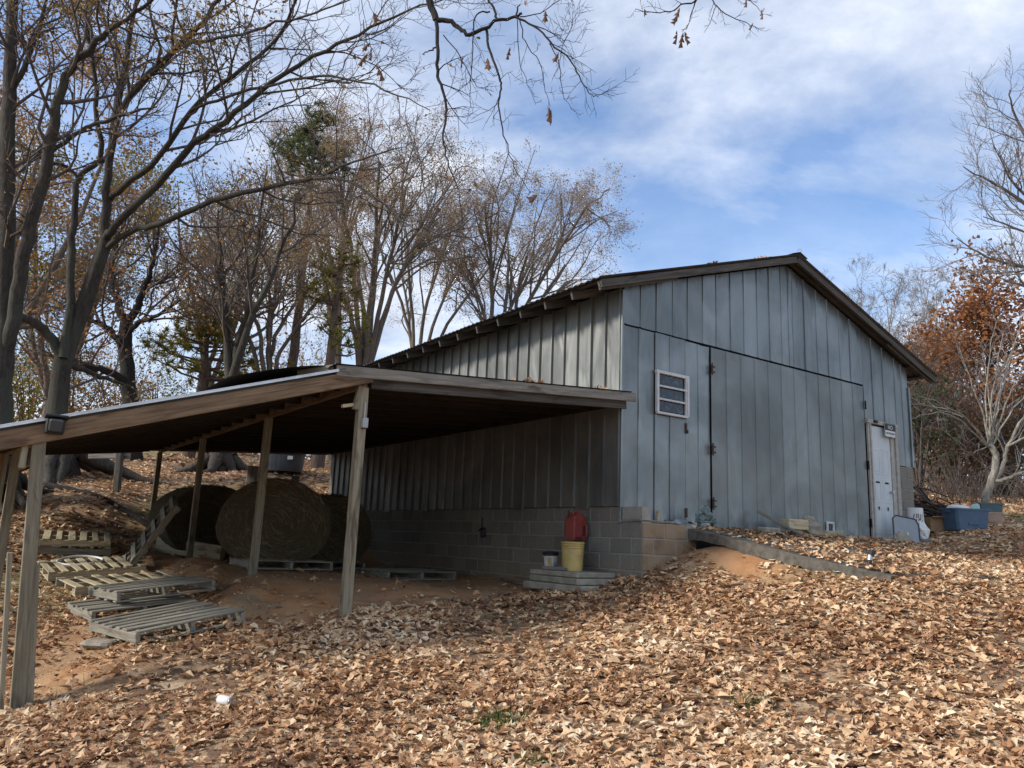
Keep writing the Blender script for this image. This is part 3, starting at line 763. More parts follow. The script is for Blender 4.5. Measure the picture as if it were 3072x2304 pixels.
# blocks at the far corner beside the door
bmc = MB().box((0, 0, 0), (.386, .16, .190), ch=.006).mesh('concrete_block'); bmc.materials.append(MATS['concrete_block'])
bmh = MB().box((0, 0, 0), (.186, .16, .190), ch=.006).mesh('concrete_block'); bmh.materials.append(MATS['concrete_block'])
MB().box((7.09, .098, 2.35), (.50, .20, 1.55)).obj('mortar_wall', 'mortar', barn)
for c in range(7):
    z = 3.12 - .1 - .2032 * c
    if c % 2: put('concrete_block', bmc, 'concrete_block', barn, (7.16, .07, z)); put('concrete_block', bmh, 'concrete_block', barn, (6.86, .07, z))
    else: put('concrete_block', bmh, 'concrete_block', barn, (7.26, .07, z)); put('concrete_block', bmc, 'concrete_block', barn, (6.96, .07, z))
# roof: sheets, rafters, rake boards
RS = (PZ - EZ) / PU
def rl(u): return PZ + .13 - RS * abs(u - PU)
for side, ue in ((0, -.66), (1, 8.05)):
    for i in range(12):
        v0 = -.27 + i * .875; v1 = v0 + .89; mb = MB(); V = []; nn_ = 14
        for j in range(nn_ + 1):
            vv = v0 + (v1 - v0) * j / nn_; dz = .012 * math.cos(j * math.pi) + i % 2 * .004
            V += [(PU, vv, rl(PU) + dz), (ue, vv, rl(ue) + dz - .01 * vn(vv, ue, .8))]
        mb.add(V, [(2 * j, 2 * j + 1, 2 * j + 3, 2 * j + 2) for j in range(nn_)]); mb.obj('roof_sheet', 'roof_metal', barn)
MB().add([(PU - .2, -.29, rl(PU - .2) + .03), (PU, -.29, rl(PU) + .035), (PU + .2, -.29, rl(PU + .2) + .03), (PU - .2, BL + .25, rl(PU - .2) + .03), (PU, BL + .25, rl(PU) + .035), (PU + .2, BL + .25, rl(PU + .2) + .03)], [(0, 1, 4, 3), (1, 2, 5, 4)]).obj('ridge_cap', 'roof_metal', barn)
for v in (-.22, BL + .2):
    for ue in (-.60, 8.02):
        board('rake_board', (PU + (.012 if ue > PU else -.012), v, rl(PU) - .085), (ue, v, rl(ue) - .085), .035, .105, 'rake_wood', barn)
for i in range(17):
    v = -.20 + .61 * i if i else -.16
    if v > BL: break
    board('rafter', (-.58, v, rl(-.58) - .105), (.9, v, rl(.9) - .105), .04, .12, 'rake_wood', barn); board('rafter', (BW - .9, v, rl(BW - .9) - .105), (7.98, v, rl(7.98) - .105), .04, .12, 'rake_wood', barn)
for u in (-.5, -.15, 7.5, 7.9): board('purlin', (u, -.19, rl(u) - .030), (u, BL + .17, rl(u) - .030), .09, .022, 'rake_wood', barn)

# twig and leaf debris caught on the roofs
mb = MB()
q = np.array([(u, -.1 - .25 * 0 + v, rl(u)) for u, v in [(3.2 + rb.normal(0, .18), .1 + rb.rand() * .6) for _ in range(130)] + [(1.9 + rb.normal(0, .05), .1 + rb.rand() * .2) for _ in range(16)] + [(5.4 + rb.normal(0, .05), rb.rand() * .2) for _ in range(12)] + [(-.2 + rb.normal(0, .2), .2 + rb.rand() * .5) for _ in range(20)]])
W_ = np.array([B(*p) for p in q]); scatter(mb, W_[:, 0], W_[:, 1], W_[:, 2] + .02 + .03 * rb.rand(len(q)), np.full(len(q), .085), [0, 1], .7, rb, val=rb.rand(len(q)) * .6)
o = mb.obj('roof_leaves', 'litter', None, attr=True); o['kind'] = 'stuff'; tag(o, 'dry leaf clumps lodged along the barn roof ridge', 'leaves')

# ------------------------------------------------------------------ concrete apron
mb = MB(); nu, nv = 40, 24; V = []
for lay in (0, 1):
    for j in range(nv + 1):
        for i in range(nu + 1):
            u = .84 + (6.1 - .84) * i / nu; v = -.42 + (-3.15 + .42) * j / nv
            if i == 0: u += .012 * vn(v, 1, 2.5) + .03 * vn(v, 2, 13)
            if j == nv: v += .12 * vn(u, 5, 1.7) + .05 * vn(u, 8, 6)
            z = 1.75 + (v + .4) * .165 + .012 * vn(u, v, 1.4)
            fade = max(0, (u - 4.6) / 1.5); z -= .05 * fade * fade
            V.append((u, v, z if lay == 0 else z - .125 - .03 * vn(u * 3, v * 3, 1.7) - (.02 if i == 0 else 0) * vn(v, 7, 6) * 2))
n_ = (nu + 1) * (nv + 1); q = []
for j in range(nv):
    for i in range(nu):
        a = j * (nu + 1) + i; q.append((a, a + 1, a + nu + 2, a + nu + 1)); q.append((n_ + a, n_ + a + nu + 1, n_ + a + nu + 2, n_ + a + 1))
for j in range(nv):
    a = j * (nu + 1); q.append((a, a + nu + 1, n_ + a + nu + 1, n_ + a)); a += nu; q.append((a, n_ + a, n_ + a + nu + 1, a + nu + 1))
for i in range(nu):
    a = nv * (nu + 1) + i; q.append((a, a + 1, n_ + a + 1, n_ + a)); q.append((i, n_ + i, n_ + i + 1, i + 1))
apron = put('apron', MB().add(V, q).mesh('apron'), 'apron_concrete', None, C0, (0, 0, YAW)); apron['kind'] = 'structure'

# ------------------------------------------------------------------ the lean-to carport
carp = thing('carport', 'open timber carport with metal roof leaning against the barn side', 'carport', C0, YAW)
def rA(u): return 3.50 + .072 * u
def rB(u, v):
    s = (.325 * (1 - max(0, min(1, v / 10.2))) + .125 * max(0, min(1, v / 10.2)))
    return rA(-4.05) - .05 + s * (u + 4.05)
VB0, VB1 = -.16, 10.25
# post rows
def post(u, v, top, lean=(0, 0), w=.095, mat='treated_wood', dig=.25):
    p = B(u + lean[0], v + lean[1], 0)
    return board('post', (u + lean[0], v + lean[1], gz(p[0], p[1]) - dig), (u, v, top), w, w, mat, carp)
for v in (-.05, 3.05, 6.6, 10.2): post(-3.76, v, rA(-3.76) - .20)
for v in (-.10, 3.05, 6.6, 10.2): post(-6.62, v, rB(-6.62, v) - .17, (.16 if v < 0 else .0, 0), .10)
for v in (4.7, 8.2): post(-6.75, v, rB(-6.75, v) - .17, (0, 0), .12, 'fascia_wood')
# splinted boards on the leaning corner post
board('splint', (-6.57, -.185, -.15), (-6.70, -.185, 1.25), .035, .09, 'treated_wood', carp); board('splint', (-6.40, -.12, -.1), (-6.52, -.10, 1.15), .09, .035, 'treated_wood', carp)
board('brace', (-6.66, -.08, 2.02), (-6.66, 1.2, 2.04), .04, .14, 'fascia_wood', carp); board('cleat', (-6.71, -.08, 1.92), (-6.71, -.08, 2.18), .05, .09, 'treated_wood', carp)
board('cleat', (-3.84, -.07, 2.78), (-3.80, -.07, 3.04), .06, .06, 'treated_wood', carp); board('bracket_stub', (-3.98, -.05, 2.80), (-3.82, -.05, 2.84), .05, .035, 'bare_timber', carp)
# beams
board('beam', (-3.76, -.1, rA(-3.76) - .13), (-3.76, 10.2, rA(-3.76) - .13), .05, .15, 'fascia_wood', carp)
board('beam', (-6.62, -.1, rB(-6.62, -.1) - .12), (-6.62, 10.2, rB(-6.62, 10.2) - .12), .05, .15, 'fascia_wood', carp)
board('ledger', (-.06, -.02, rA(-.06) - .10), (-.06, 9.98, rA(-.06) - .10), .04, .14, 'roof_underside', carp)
# weathered double fascia on the high side, newer board on the low side
board('fascia_board', (.10, VB0, rA(.10) - .062), (-4.12, VB0, rA(-4.12) - .062), .038, .115, 'grey_wood', carp)
board('fascia_board', (-.02, VB0 + .06, rA(-.02) - .165), (-3.70, VB0 + .06, rA(-3.70) - .165), .038, .11, 'rake_wood', carp)
board('fascia_board', (-3.72, VB0 + .01, rB(-3.72, 0) - .115), (-7.35, VB0 + .01, rB(-7.35, 0) - .115), .04, .15, 'fascia_wood', carp)
board('fascia_board', (-3.95, VB0 + .06, rB(-3.95, 0) - .03), (-7.3, VB0 + .06, rB(-7.3, 0) - .03), .038, .05, 'dark_pallet_wood', carp)
board('fascia_board', (.0, VB1 - .03, rA(0) - .09), (-4.1, VB1 - .03, rA(-4.1) - .09), .038, .14, 'fascia_wood', carp)
board('fascia_board', (-4.1, VB1 - .03, rB(-4.1, 10.2) - .08), (-7.35, VB1 - .03, rB(-7.35, 10.2) - .08), .038, .14, 'fascia_wood', carp)
# rafters and purlins
for v in np.arange(.55, 10.1, .61):
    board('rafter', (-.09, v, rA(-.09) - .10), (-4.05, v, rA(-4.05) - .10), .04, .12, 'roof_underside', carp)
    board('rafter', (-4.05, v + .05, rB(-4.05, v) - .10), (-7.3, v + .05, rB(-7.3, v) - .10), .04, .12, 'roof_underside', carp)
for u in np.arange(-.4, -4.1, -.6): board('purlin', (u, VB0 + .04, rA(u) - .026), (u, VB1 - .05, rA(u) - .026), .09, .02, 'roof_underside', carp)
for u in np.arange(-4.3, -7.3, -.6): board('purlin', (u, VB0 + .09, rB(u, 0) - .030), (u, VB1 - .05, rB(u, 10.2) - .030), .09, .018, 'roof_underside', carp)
# roof sheets
for i in range(12):
    v0 = VB0 - .03 + i * .868; v1 = v0 + .885
    for part, us in (('A', (.02, -1.4, -2.8, -4.13, -4.55)), ('B', (-4.02, -4.9, -5.8, -6.6, -7.42))):
        V = []; m = 12
        for j in range(m + 1):
            v = v0 + (v1 - v0) * j / m
            for u in us:
                z = (rA(u) if part == 'A' else rB(u, v)) + .009 * (-1) ** j + .003 * (i % 2)
                if part == 'A' and u < -4.3: z += -.02 + .05 * vn(v, 3, 1.5)
                V.append((u, v, z))
        k = len(us); q = [(j * k + c, j * k + c + 1, (j + 1) * k + c + 1, (j + 1) * k + c) for j in range(m) for c in range(k - 1)]
        if part == 'A' and i == 0: V = [(max(u, -4.2) if u < -4.2 else u, v, z) for u, v, z in V]
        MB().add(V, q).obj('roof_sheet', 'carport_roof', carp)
# drip edge and a bent flashing over the step between the two slopes
board('drip_edge', (-4.10, VB0 - .022, rB(-4.1, 0) + .002), (-7.40, VB0 - .022, rB(-7.4, 0) + .002), .012, .028, 'bright_sheet', carp, .001)
V = []
for j in range(9):
    v = -.05 + j * .28
    for c, u in enumerate(np.linspace(-4.02, -5.15, 7)): V.append((u, v, rA(-4.05) + .03 + .05 * math.sin(c / 6 * 2.6) - .055 * c + .02 * vn(u, v, 3)))
MB().add(V, [(j * 7 + c, j * 7 + c + 1, (j + 1) * 7 + c + 1, (j + 1) * 7 + c) for j in range(8) for c in range(6)]).obj('roof_flashing', 'roof_metal', carp, True)
board('step_board', (-4.13, VB0 + .05, rA(-4.1) - .03), (-4.40, VB0 + .35, rA(-4.1) - .09), .03, .07, 'treated_wood', carp)
mb = MB()
q = np.array([(u, v, rA(u)) for u, v in [(-rb.rand() * .5 - .02, .1 + 9 * rb.rand() ** 1.5) for _ in range(90)] + [(-1.5 + rb.normal(0, .12), rb.rand() * .3 - .1) for _ in range(26)] + [(-3.2 + rb.normal(0, .25), 1 + rb.rand()) for _ in range(60)] + [(-.35 + rb.normal(0, .06), rb.rand() * .2 - .1) for _ in range(6)]])
W_ = np.array([B(*p) for p in q]); scatter(mb, W_[:, 0], W_[:, 1], W_[:, 2] + .015 + .05 * rb.rand(len(q)), np.full(len(q), .09), [0, 1], .6, rb, val=rb.rand(len(q)) * .6)
o = mb.obj('roof_leaves', 'litter', None, attr=True); o['kind'] = 'stuff'; tag(o, 'dry leaves blown onto the carport roof against the barn wall', 'leaves')
# fittings
fl = thing('flood_light', 'small black solar flood light fixed to the low carport fascia', 'flood light', B(-6.53, VB0 - .055, rB(-6.53, 0) - .08), YAW)
mb = MB().box((0, 0, 0), (.14, .05, .13), ch=.012); mb.obj('housing', 'black_plastic', fl); MB().box((0, -.05, .005), (.10, .05, .10), ch=.01, m=Matrix.Rotation(R(18), 3, 'X')).obj('lamp_head', 'tub_plastic', fl); MB().box((0, .0, .078), (.17, .09, .02), ch=.004, m=Matrix.Rotation(R(-12), 3, 'X')).obj('solar_cell', 'black_plastic', fl)
jb = thing('junction_box', 'small pale grey electrical box screwed to the middle carport post', 'electrical box', B(-3.745, -.125, 2.645), YAW)
MB().box((0, 0, 0), (.062, .05, .105), ch=.006).obj('cover', 'box_grey', jb); MB().tube([(-.005, .01, .05), (-.005, .01, .22)], .008, 8).obj('conduit', 'box_grey', jb); MB().box((0, .028, 0), (.055, .01, .12)).obj('back_plate', 'dark_iron', jb)
ob = thing('outlet_box', 'small black outlet box hanging on the block wall', 'outlet box', B(-.03, 3.21, 1.60), YAW)
MB().box((-.01, 0, 0), (.05, .11, .12), ch=.01, m=Matrix.Rotation(R(-20), 3, 'X')).obj('box', 'tub_plastic', ob); MB().box((-.03, .0, .065), (.08, .12, .015), ch=.004, m=Matrix.Rotation(R(-20), 3, 'X')).obj('flip_cover', 'black_plastic', ob); MB().tube([(0, .05, .06), (.01, .07, .14), (.01, .06, .25)], .008, 6).obj('cable', 'black_plastic', ob)
# sign over the door
def text_mesh(body, size, name):
    c = bpy.data.curves.new(name, 'FONT'); c.body = body; c.size = size; c.align_x = 'CENTER'; c.align_y = 'CENTER'; c.extrude = .0006
    o = bpy.data.objects.new(name, c); COL.objects.link(o); bpy.context.view_layer.update()
    me = bpy.data.meshes.new_from_object(o.evaluated_get(bpy.context.evaluated_depsgraph_get())); bpy.data.objects.remove(o); return me
sg = thing('warning_sign', 'small black and white no trespassing sign over the white door', 'sign', B(6.51, -.09, 3.73), YAW, rot=(0, R(0), YAW))
MB().box((0, 0, 0), (.36, .006, .25)).obj('plate', 'letter_white', sg); MB().box((0, -.0045, .055), (.335, .003, .115)).obj('top_field', 'letter_black', sg)
for (x, z, sx, sz) in ((0, .121, .36, .009), (0, -.121, .36, .009), (-.1755, 0, .009, .235), (.1755, 0, .009, .235)): MB().box((x, -.0045, z), (sx, .003, sz)).obj('border', 'letter_black', sg)
o = put('lettering', text_mesh('NO', .10, 'lettering'), 'letter_white', sg, (0, -.0075, .052), (R(90), 0, 0)); o['label'] = 'white word NO'
o = put('lettering', text_mesh('TRESPASSING', .05, 'lettering'), 'letter_black', sg, (0, -.0055, -.055), (R(90), 0, 0)); o['label'] = 'black word TRESPASSING'

# ------------------------------------------------------------------ things on the ground
def hit(x, y, dmin=3.0, dmax=60):
    """where a sight line meets the ground"""
    r = FW + RT * (x - 1536) / F - UP * (y - 1152) / F
    d = np.arange(dmin, dmax, .04); P = EYE[None] + r[None] * (d / r[1])[:, None]
    below = np.where(P[:, 2] < ground_z(P[:, 0], P[:, 1]))[0]
    p = P[below[0]] if len(below) else P[-1]
    return np.array([p[0], p[1], gz(p[0], p[1])])
rt_ = np.random.RandomState(21)
def make_pallet(name, label, n_top, wood_, L=1.1, Wd=1.0, loc=(0, 0, 0), rot=(0, 0, 0), group='wooden pallets', gap=None):
    """boards run along local x, stringers along local y"""
    p = thing(name, label, 'pallet', loc, 0, group, rot=rot)
    for i in range(3):
        x = -L / 2 + .03 + (L - .06) * i / 2
        o = put('stringer', MB().box((0, 0, 0), (Wd, .042, .088), ch=.004).mesh('stringer'), wood_, p, (x, 0, .062), (0, 0, R(90)))
    for i in range(n_top):
        y = -Wd / 2 + .05 + (Wd - .1) * i / (n_top - 1)
        put('deck_board', MB().box((0, 0, 0), (L + rt_.uniform(-.02, .02), .092 + rt_.uniform(-.012, .012), .017), ch=.003).mesh('deck_board'), wood_, p, (rt_.normal(0, .008), y + rt_.normal(0, .006), .116), (rt_.normal(0, .012), rt_.normal(0, .006), rt_.normal(0, .012)))
    for i in range(4):
        y = -Wd / 2 + .05 + (Wd - .1) * i / 3
        put('bottom_board', MB().box((0, 0, 0), (L, .09, .016), ch=.003).mesh('bottom_board'), wood_, p, (0, y, .009), (0, 0, rt_.normal(0, .01)))
    return p
def lay_pallet(label, pl, pr, n, wood_, depth=1.0, cross=False, lift=0, L=None, ang=None):
    a, b = hit(*pl), hit(*pr); d = b - a; ln = np.hypot(d[0], d[1]); L = L or ln
    ang = math.atan2(d[1], d[0]) if ang is None else ang; nrm = np.array([-math.sin(ang), math.cos(ang), 0]); m = a + np.array([math.cos(ang), math.sin(ang), 0]) * L / 2 + nrm * depth / 2
    za = [gz(*(m + np.array([math.cos(ang), math.sin(ang), 0]) * s * L / 2 + nrm * t_ * depth / 2)[:2]) for s, t_ in ((-1, -1), (1, -1), (-1, 1), (1, 1))]
    zc_ = sum(za) / 4 + .012 + lift; ry = -math.atan2((za[1] + za[3] - za[0] - za[2]) / 2, L) * .9; rx = math.atan2((za[2] + za[3] - za[0] - za[1]) / 2, depth) * .9
    M = Matrix.Rotation(ang, 3, 'Z') @ Matrix.Rotation(ry, 3, 'Y') @ Matrix.Rotation(rx, 3, 'X')
    if cross: M = M @ Matrix.Rotation(R(90), 3, 'Z'); return make_pallet('pallet', label, n, wood_, depth, L, (m[0], m[1], zc_), M.to_euler())
    return make_pallet('pallet', label, n, wood_, L, depth, (m[0], m[1], zc_), M.to_euler())
lay_pallet('grey pallet lying flat with one broken corner block on the leaves', (401, 1947), (694, 1892), 7, 'dark_pallet_wood', 1.15, L=1.08, ang=YAW + R(12))
lay_pallet('grey brown pallet propped on the pale pallet behind the clay bank', (340, 1858), (590, 1812), 6, 'dark_pallet_wood', 1.0, lift=.13, L=1.1, ang=YAW + R(9))
lay_pallet('pale sunlit pallet with widely spaced slats under the propped one', (222, 1800), (455, 1790), 7, 'pallet_wood', 1.1, True, L=1.35, ang=YAW + R(6))
lay_pallet('pale sunlit pallet with closely laid slats beside the white hoop', (140, 1752), (360, 1742), 8, 'pallet_wood', 1.1, True, L=1.3, ang=YAW + R(3))
lay_pallet('dark grey pallet lying under the propped pallet', (268, 1880), (520, 1850), 6, 'dark_pallet_wood', .85, lift=.0, L=1.1, ang=YAW + R(9))
e1 = hit(100, 1698); e2 = hit(314, 1688); ea = math.atan2(e2[1] - e1[1], e2[0] - e1[0]); em = (e1 + e2) / 2 + np.array([-math.sin(ea), math.cos(ea), 0]) * .5; ez = max(gz(em[0], em[1]), e1[2], e2[2])
make_pallet('pallet', 'dark pallet at the bottom of a stack of two', 5, 'dark_pallet_wood', 1.0, 1.12, (em[0], em[1], ez - .03), (R(0), R(-8), ea + R(91)))
make_pallet('pallet', 'mossy pallet on top of a stack of two', 7, 'pallet_wood', 1.0, 1.15, (em[0] - .02, em[1] - .02, ez + .10), (R(0), R(-8), ea + R(90)))
lp0 = PX(392, 1690, 12.7); lx = Vector((.50, .06, .80)).normalized(); ly = Vector((-.55, .83, 0)).normalized(); ly = (ly - lx * ly.dot(lx)).normalized(); lz = lx.cross(ly)
lm = Matrix((ly, -lx, lz)).transposed(); lc = Vector((lp0[0], lp0[1], gz(lp0[0], lp0[1]) + .02)) + lx * .58
make_pallet('pallet', 'pallet leaning up against the end of a hay bale like a ladder', 6, 'dark_pallet_wood', .85, 1.25, lc, lm.to_euler())
for k, (u, v, lab) in enumerate(((-3.0, 4.2, 'flattened pallet beneath the hay bale with the swirled end'), (-1.85, 5.6, 'pallet beneath the hay bale beside the block wall'), (-1.15, 3.75, 'empty pallet on the clay floor along the block wall'))):
    p = B(u, v, 0); make_pallet('pallet', lab, 6, 'dark_pallet_wood', 1.25, 1.15, (p[0], p[1], max(gz(*B(u + s, v + t_, 0)[:2]) for s in (-.5, .5) for t_ in (-.5, .5)) - .02), (0, 0, YAW + R(3 * k - 3)))
# clods and pebbles on the bare clay
mb = MB(); n = 5200; X = rt_.uniform(-7.5, 4.5, n); Y = rt_.uniform(6, 16, n); u, v = uv(X, Y); cm = clay_mask(u, v, X, Y)
kp = (rt_.rand(n) < cm * .5) & ~((u > -.1) & (v > -.45)) & (u < .8); X, Y = X[kp], Y[kp]; Z = ground_z(X, Y)
oc = np.array([(1, 0, 0), (0, 1, 0), (-1, 0, 0), (0, -1, 0), (0, 0, 1), (0, 0, -1.)]); of = [(0, 1, 4), (1, 2, 4), (2, 3, 4), (3, 0, 4), (1, 0, 5), (2, 1, 5), (3, 2, 5), (0, 3, 5)]
for x, y, z in zip(X, Y, Z): mb.add(oc * rt_.uniform(.006, .03) * rt_.uniform(.6, 1.3, (6, 1)) * [1.2, 1.2, .7] + [x, y, z], None, of)
o = mb.obj('clay_clods', 'clay_block', None); o['kind'] = 'stuff'; tag(o, 'loose clods and pebbles on the bare red clay', 'clods')
# hoop lying on the pallet
h0 = hit(214, 1722); th = np.linspace(0, 2 * math.pi, 40); mb = MB().tube([(h0[0] + .31 * math.cos(a), h0[1] + .2 + .31 * math.sin(a), 0) for a in th], .018, 8, False)
V = mb.V[0]; V[:, 2] += np.array([gz(x, y) for x, y in V[:, :2]]) + .150
tag(mb.obj('hoop', 'white_plastic', None, True), 'white plastic hoop lying on the pale pallets', 'hoop')
s0, s1 = hit(415, 1778) + [0, 0, .27], hit(540, 1835) + [0, 0, .20]
mb = MB().tube(np.linspace(s0, s1, 6) + rt_.normal(0, .006, (6, 3)), np.linspace(.018, .014, 6), 7); tag(mb.obj('stick', 'dry_stick', None, True), 'long pale stick lying across the propped grey pallet', 'stick')
def rock(name, label, c, size, mat='rock', cat='rock', flat=1, seed=0, rz=0, group=None):
    r = np.random.RandomState(seed); n, m = 14, 9; V = []
    for j in range(m):
        ph = math.pi * j / (m - 1)
        for i in range(n):
            a = 2 * math.pi * i / n; d = np.array([math.sin(ph) * math.cos(a), math.sin(ph) * math.sin(a), math.cos(ph)])
            k = 1 + .35 * vn(d[0] * 1.3 + seed * 3.1, d[1] * 1.3 + d[2] * 1.7, 1.6); s_ = np.sign(d) * np.abs(d) ** (.62 if flat < 1 else .8)
            V.append(s_ * k * np.array(size) / 2)
    q = [(j * n + i, j * n + (i + 1) % n, (j + 1) * n + (i + 1) % n, (j + 1) * n + i) for j in range(m - 1) for i in range(n)]
    o = put(name, MB().add(V, q).mesh(name), mat, None, np.array(c) + [0, 0, size[2] * .42], (0, 0, rz)); return tag(o, label, cat, group)
p = hit(300, 1940); rock('flat_stone', 'flat tan stone half buried beside the nearest pallet', p - [0, 0, .02], (.30, .24, .09), 'rock', 'stone', .5, 4)
p = hit(345, 1715); rock('stone', 'round pinkish stone at the foot of the clay bank', p, (.16, .13, .13), 'rock', 'stone', 1, 6)
# a crushed drink can
p = hit(672, 2128); cn = thing('drink_can', 'white and silver drink can lying in the leaves', 'can', p + [0, 0, .055], rot=(R(90), R(10), R(62)))
MB().lathe([(.024, -.062), (.032, -.055), (.033, 0), (.033, .052), (.026, .06)], 16, cap1=True).obj('body', 'white_plastic', cn, True); MB().lathe([(.027, .0601), (.027, .064), (.022, .062)], 16, cap1=True).obj('lid', 'galvanised', cn)
# loose boards in the leaves
for (a, b, lab) in (((772, 1895), (830, 1906), 'short broken lath in the leaves below the clay bank'), ((1500, 1740), (1580, 1758), 'grey board lying at the foot of the block wall')):
    a, b = hit(*a), hit(*b); tag(board('loose_board', a + [0, 0, .02], b + [0, 0, .02], .07, .02, 'grey_wood', None), lab, 'board')
# heavy timber in front of the bale
a, b = PX(470, 1660, 14.3), PX(665, 1695, 13.7); a[2] = gz(a[0], a[1]) + .14; b[2] = gz(b[0], b[1]) + .13
tag(board('timber', a, b, .12, .27, 'bare_timber', None, .01), 'heavy pale timber on edge in front of the hay bale', 'timber')

# hay bales
def bale(label, c, rx, rz_, L, rot, seed):
    t_ = thing('hay_bale', label, 'hay bale', c, rot, 'round hay bales under the carport')
    r = np.random.RandomState(seed); n, m = 56, 18; V = []; prof = [(0.0, -L / 2), (.35, -L / 2 - .01), (.7, -L / 2), (.92, -L / 2 + .002), (.975, -L / 2 + .004), (.975, -L / 2 + .004), (.992, -L / 2 + .02), (1.0, -L / 2 + .06)] + [(1, -L / 2 + .1 + (L - .2) * k / 7) for k in range(8)] + [(.985, L / 2 - .03), (.95, L / 2 - .006), (.7, L / 2), (.35, L / 2), (0, L / 2)]
    for (f, y) in prof:
        for i in range(n):
            a = 2 * math.pi * i / n; x, z = math.cos(a), math.sin(a)
            zz = z if z > -.75 else -.75 - (abs(z) - .75) * .3
            k = f * (1 + .02 * vn(a * 3 + seed, y * 3, 1.5) + .012 * vn(a * 9, y * 9, 1.3))
            V.append((rx * x * k * (1 + .04 * (z < 0)), y + .03 * f * vn(x * 3 + seed, z * 3, 1.2), rz_ * zz * k + rz_ * .81))
    rim = next(j for j in range(len(prof) - 1) if prof[j] == prof[j + 1])
    q = [(j * n + i, j * n + (i + 1) % n, (j + 1) * n + (i + 1) % n, (j + 1) * n + i) for j in range(len(prof) - 1) if j != rim for i in range(n)]
    MB().add(V, q).obj('hay_roll', 'hay', t_, True)
    mb = MB()
    for k in range(3200):
        if k < 2300:
            rr = math.sqrt(r.rand()) * .97; a = r.rand() * 6.283; x, z = rx * rr * math.cos(a), rz_ * (max(math.sin(a) * rr, -.78) + .81); y = -L / 2 - .012; ta = a + math.pi / 2 + r.normal(0, .35); l = r.uniform(.06, .26)
            d = np.array([rx * math.cos(ta), -r.uniform(0, .12), rz_ * math.sin(ta)]) * l
        else:
            a = r.uniform(-.5, 3.6); x, z = rx * 1.01 * math.cos(a), rz_ * (1.01 * max(math.sin(a), -.76) + .81); y = r.uniform(-L / 2, L / 2); l = r.uniform(.04, .10); d = np.array([-math.sin(a) * .8 + .35 * math.cos(a), r.normal(0, .3), math.cos(a) * .8 + .35 * math.sin(a)]) * l
        p = np.array([x, y, z]); w = np.array([0.0035, 0.001, .0035]) * r.uniform(.5, 1.3)
        mb.add([p - w, p + w, p + d], None, [(0, 1, 2)], a=r.rand())
    o = mb.obj('loose_straw', 'straw', t_, attr=True); o['kind'] = 'stuff'
    return t_
bz = lambda u, v: max(gz(*B(u, v, 0)[:2]), .9)
bale('hay bale with a swirled end facing out behind the second carport post', B(-3.05, 4.5, bz(-3.05, 4.2) + .10), .80, .66, 1.25, R(17), 5)
bale('hay bale behind the heavy timber with its side catching daylight', B(-3.35, 7.75, 1.08), .80, .66, 1.35, R(38), 8)
bale('hay bale deep in shade against the block wall', B(-1.80, 5.75, bz(-1.5, 5.6) + .10), .70, .64, 1.2, YAW, 9)

# ------------------------------------------------------------------ by the block wall
def slab(label, u, v, z, L, Wd, h, rot, k, mat='slab_stone'):
    p = B(u, v, 0); return tag(put('paving_slab', MB().box((0, 0, h / 2), (L, Wd, h), ch=.012).mesh('paving_slab'), mat, None, (p[0], p[1], z), (0, 0, YAW + rot)), label, 'paving slab')
zg = gz(*B(-.42, .35, 0)[:2])
slab('bottom paving slab of the stack under the yellow bucket', -.47, .32, zg - .05, .80, 1.15, .09, R(2), 0)
slab('middle paving slab of the stack under the yellow bucket', -.45, .34, zg + .045, .74, 1.02, .075, R(-2), 1)
slab('top paving slab the yellow bucket stands on', -.44, .42, zg + .125, .68, .92, .065, R(3), 2)
zs = zg + .192
slab('small dark paver piece lying in front of the buckets', -.66, .50, zs + .002, .16, .34, .045, R(20), 3, 'concrete')
def bucket(label, c, r0, r1, h, mat, tilt=(0, 0, 0), rings=3, lid=None, handle=True, name='bucket'):
    b = thing(name, label, 'bucket', c, rot=tilt)
    pr = [(r0 * .98, 0), (r0, .005)]
    for k in range(rings): z = h * (.78 + .075 * k); rr = r0 + (r1 - r0) * z / h; pr += [(rr, z), (rr + .011, z + .004), (rr + .011, z + .012), (rr + .001, z + .016)]
    pr += [(r1, h - .02), (r1 + .008, h - .015), (r1 + .008, h), (r1 - .004, h), (r0 - .004, .01)]
    MB().lathe(pr, 28).obj('pail', mat, b, False)
    if handle:
        a = np.linspace(0, math.pi, 12); MB().tube([(r1 * math.cos(x) * 1.03, -r1 * math.sin(x) * 1.03, h * .86 - .12 * math.sin(x)) for x in a], .003, 5).obj('bail_handle', 'galvanised', b)
    if lid: MB().lathe([(r1 + .012, h - .03), (r1 + .014, h + .005), (r1 - .01, h + .012), (r1 - .02, h + .006)], 28, cap0=False, cap1=True).obj('lid', lid, b)
    return b
yb = bucket('faded yellow plastic bucket standing on the stacked paving slabs', B(-.46, .40, zs), .128, .148, .37, 'cream_plastic', (0, 0, YAW))
mb = MB(); V = []
for j in range(2):
    for i in range(11): a = R(195 + i * 11); rr = (.1305 if j == 0 else .1395); V.append((rr * math.cos(a), rr * math.sin(a), .10 if j == 0 else .25))
mb.add(V, [(i, i + 1, 12 + i, 11 + i) for i in range(10)]); mb.obj('label', 'yellow_label', yb)
sb = bucket('small white bucket with a dark rim beside the yellow bucket', B(-.50, .80, zs), .082, .098, .215, 'white_plastic', (R(2), R(-4), YAW), 2, 'black_plastic')
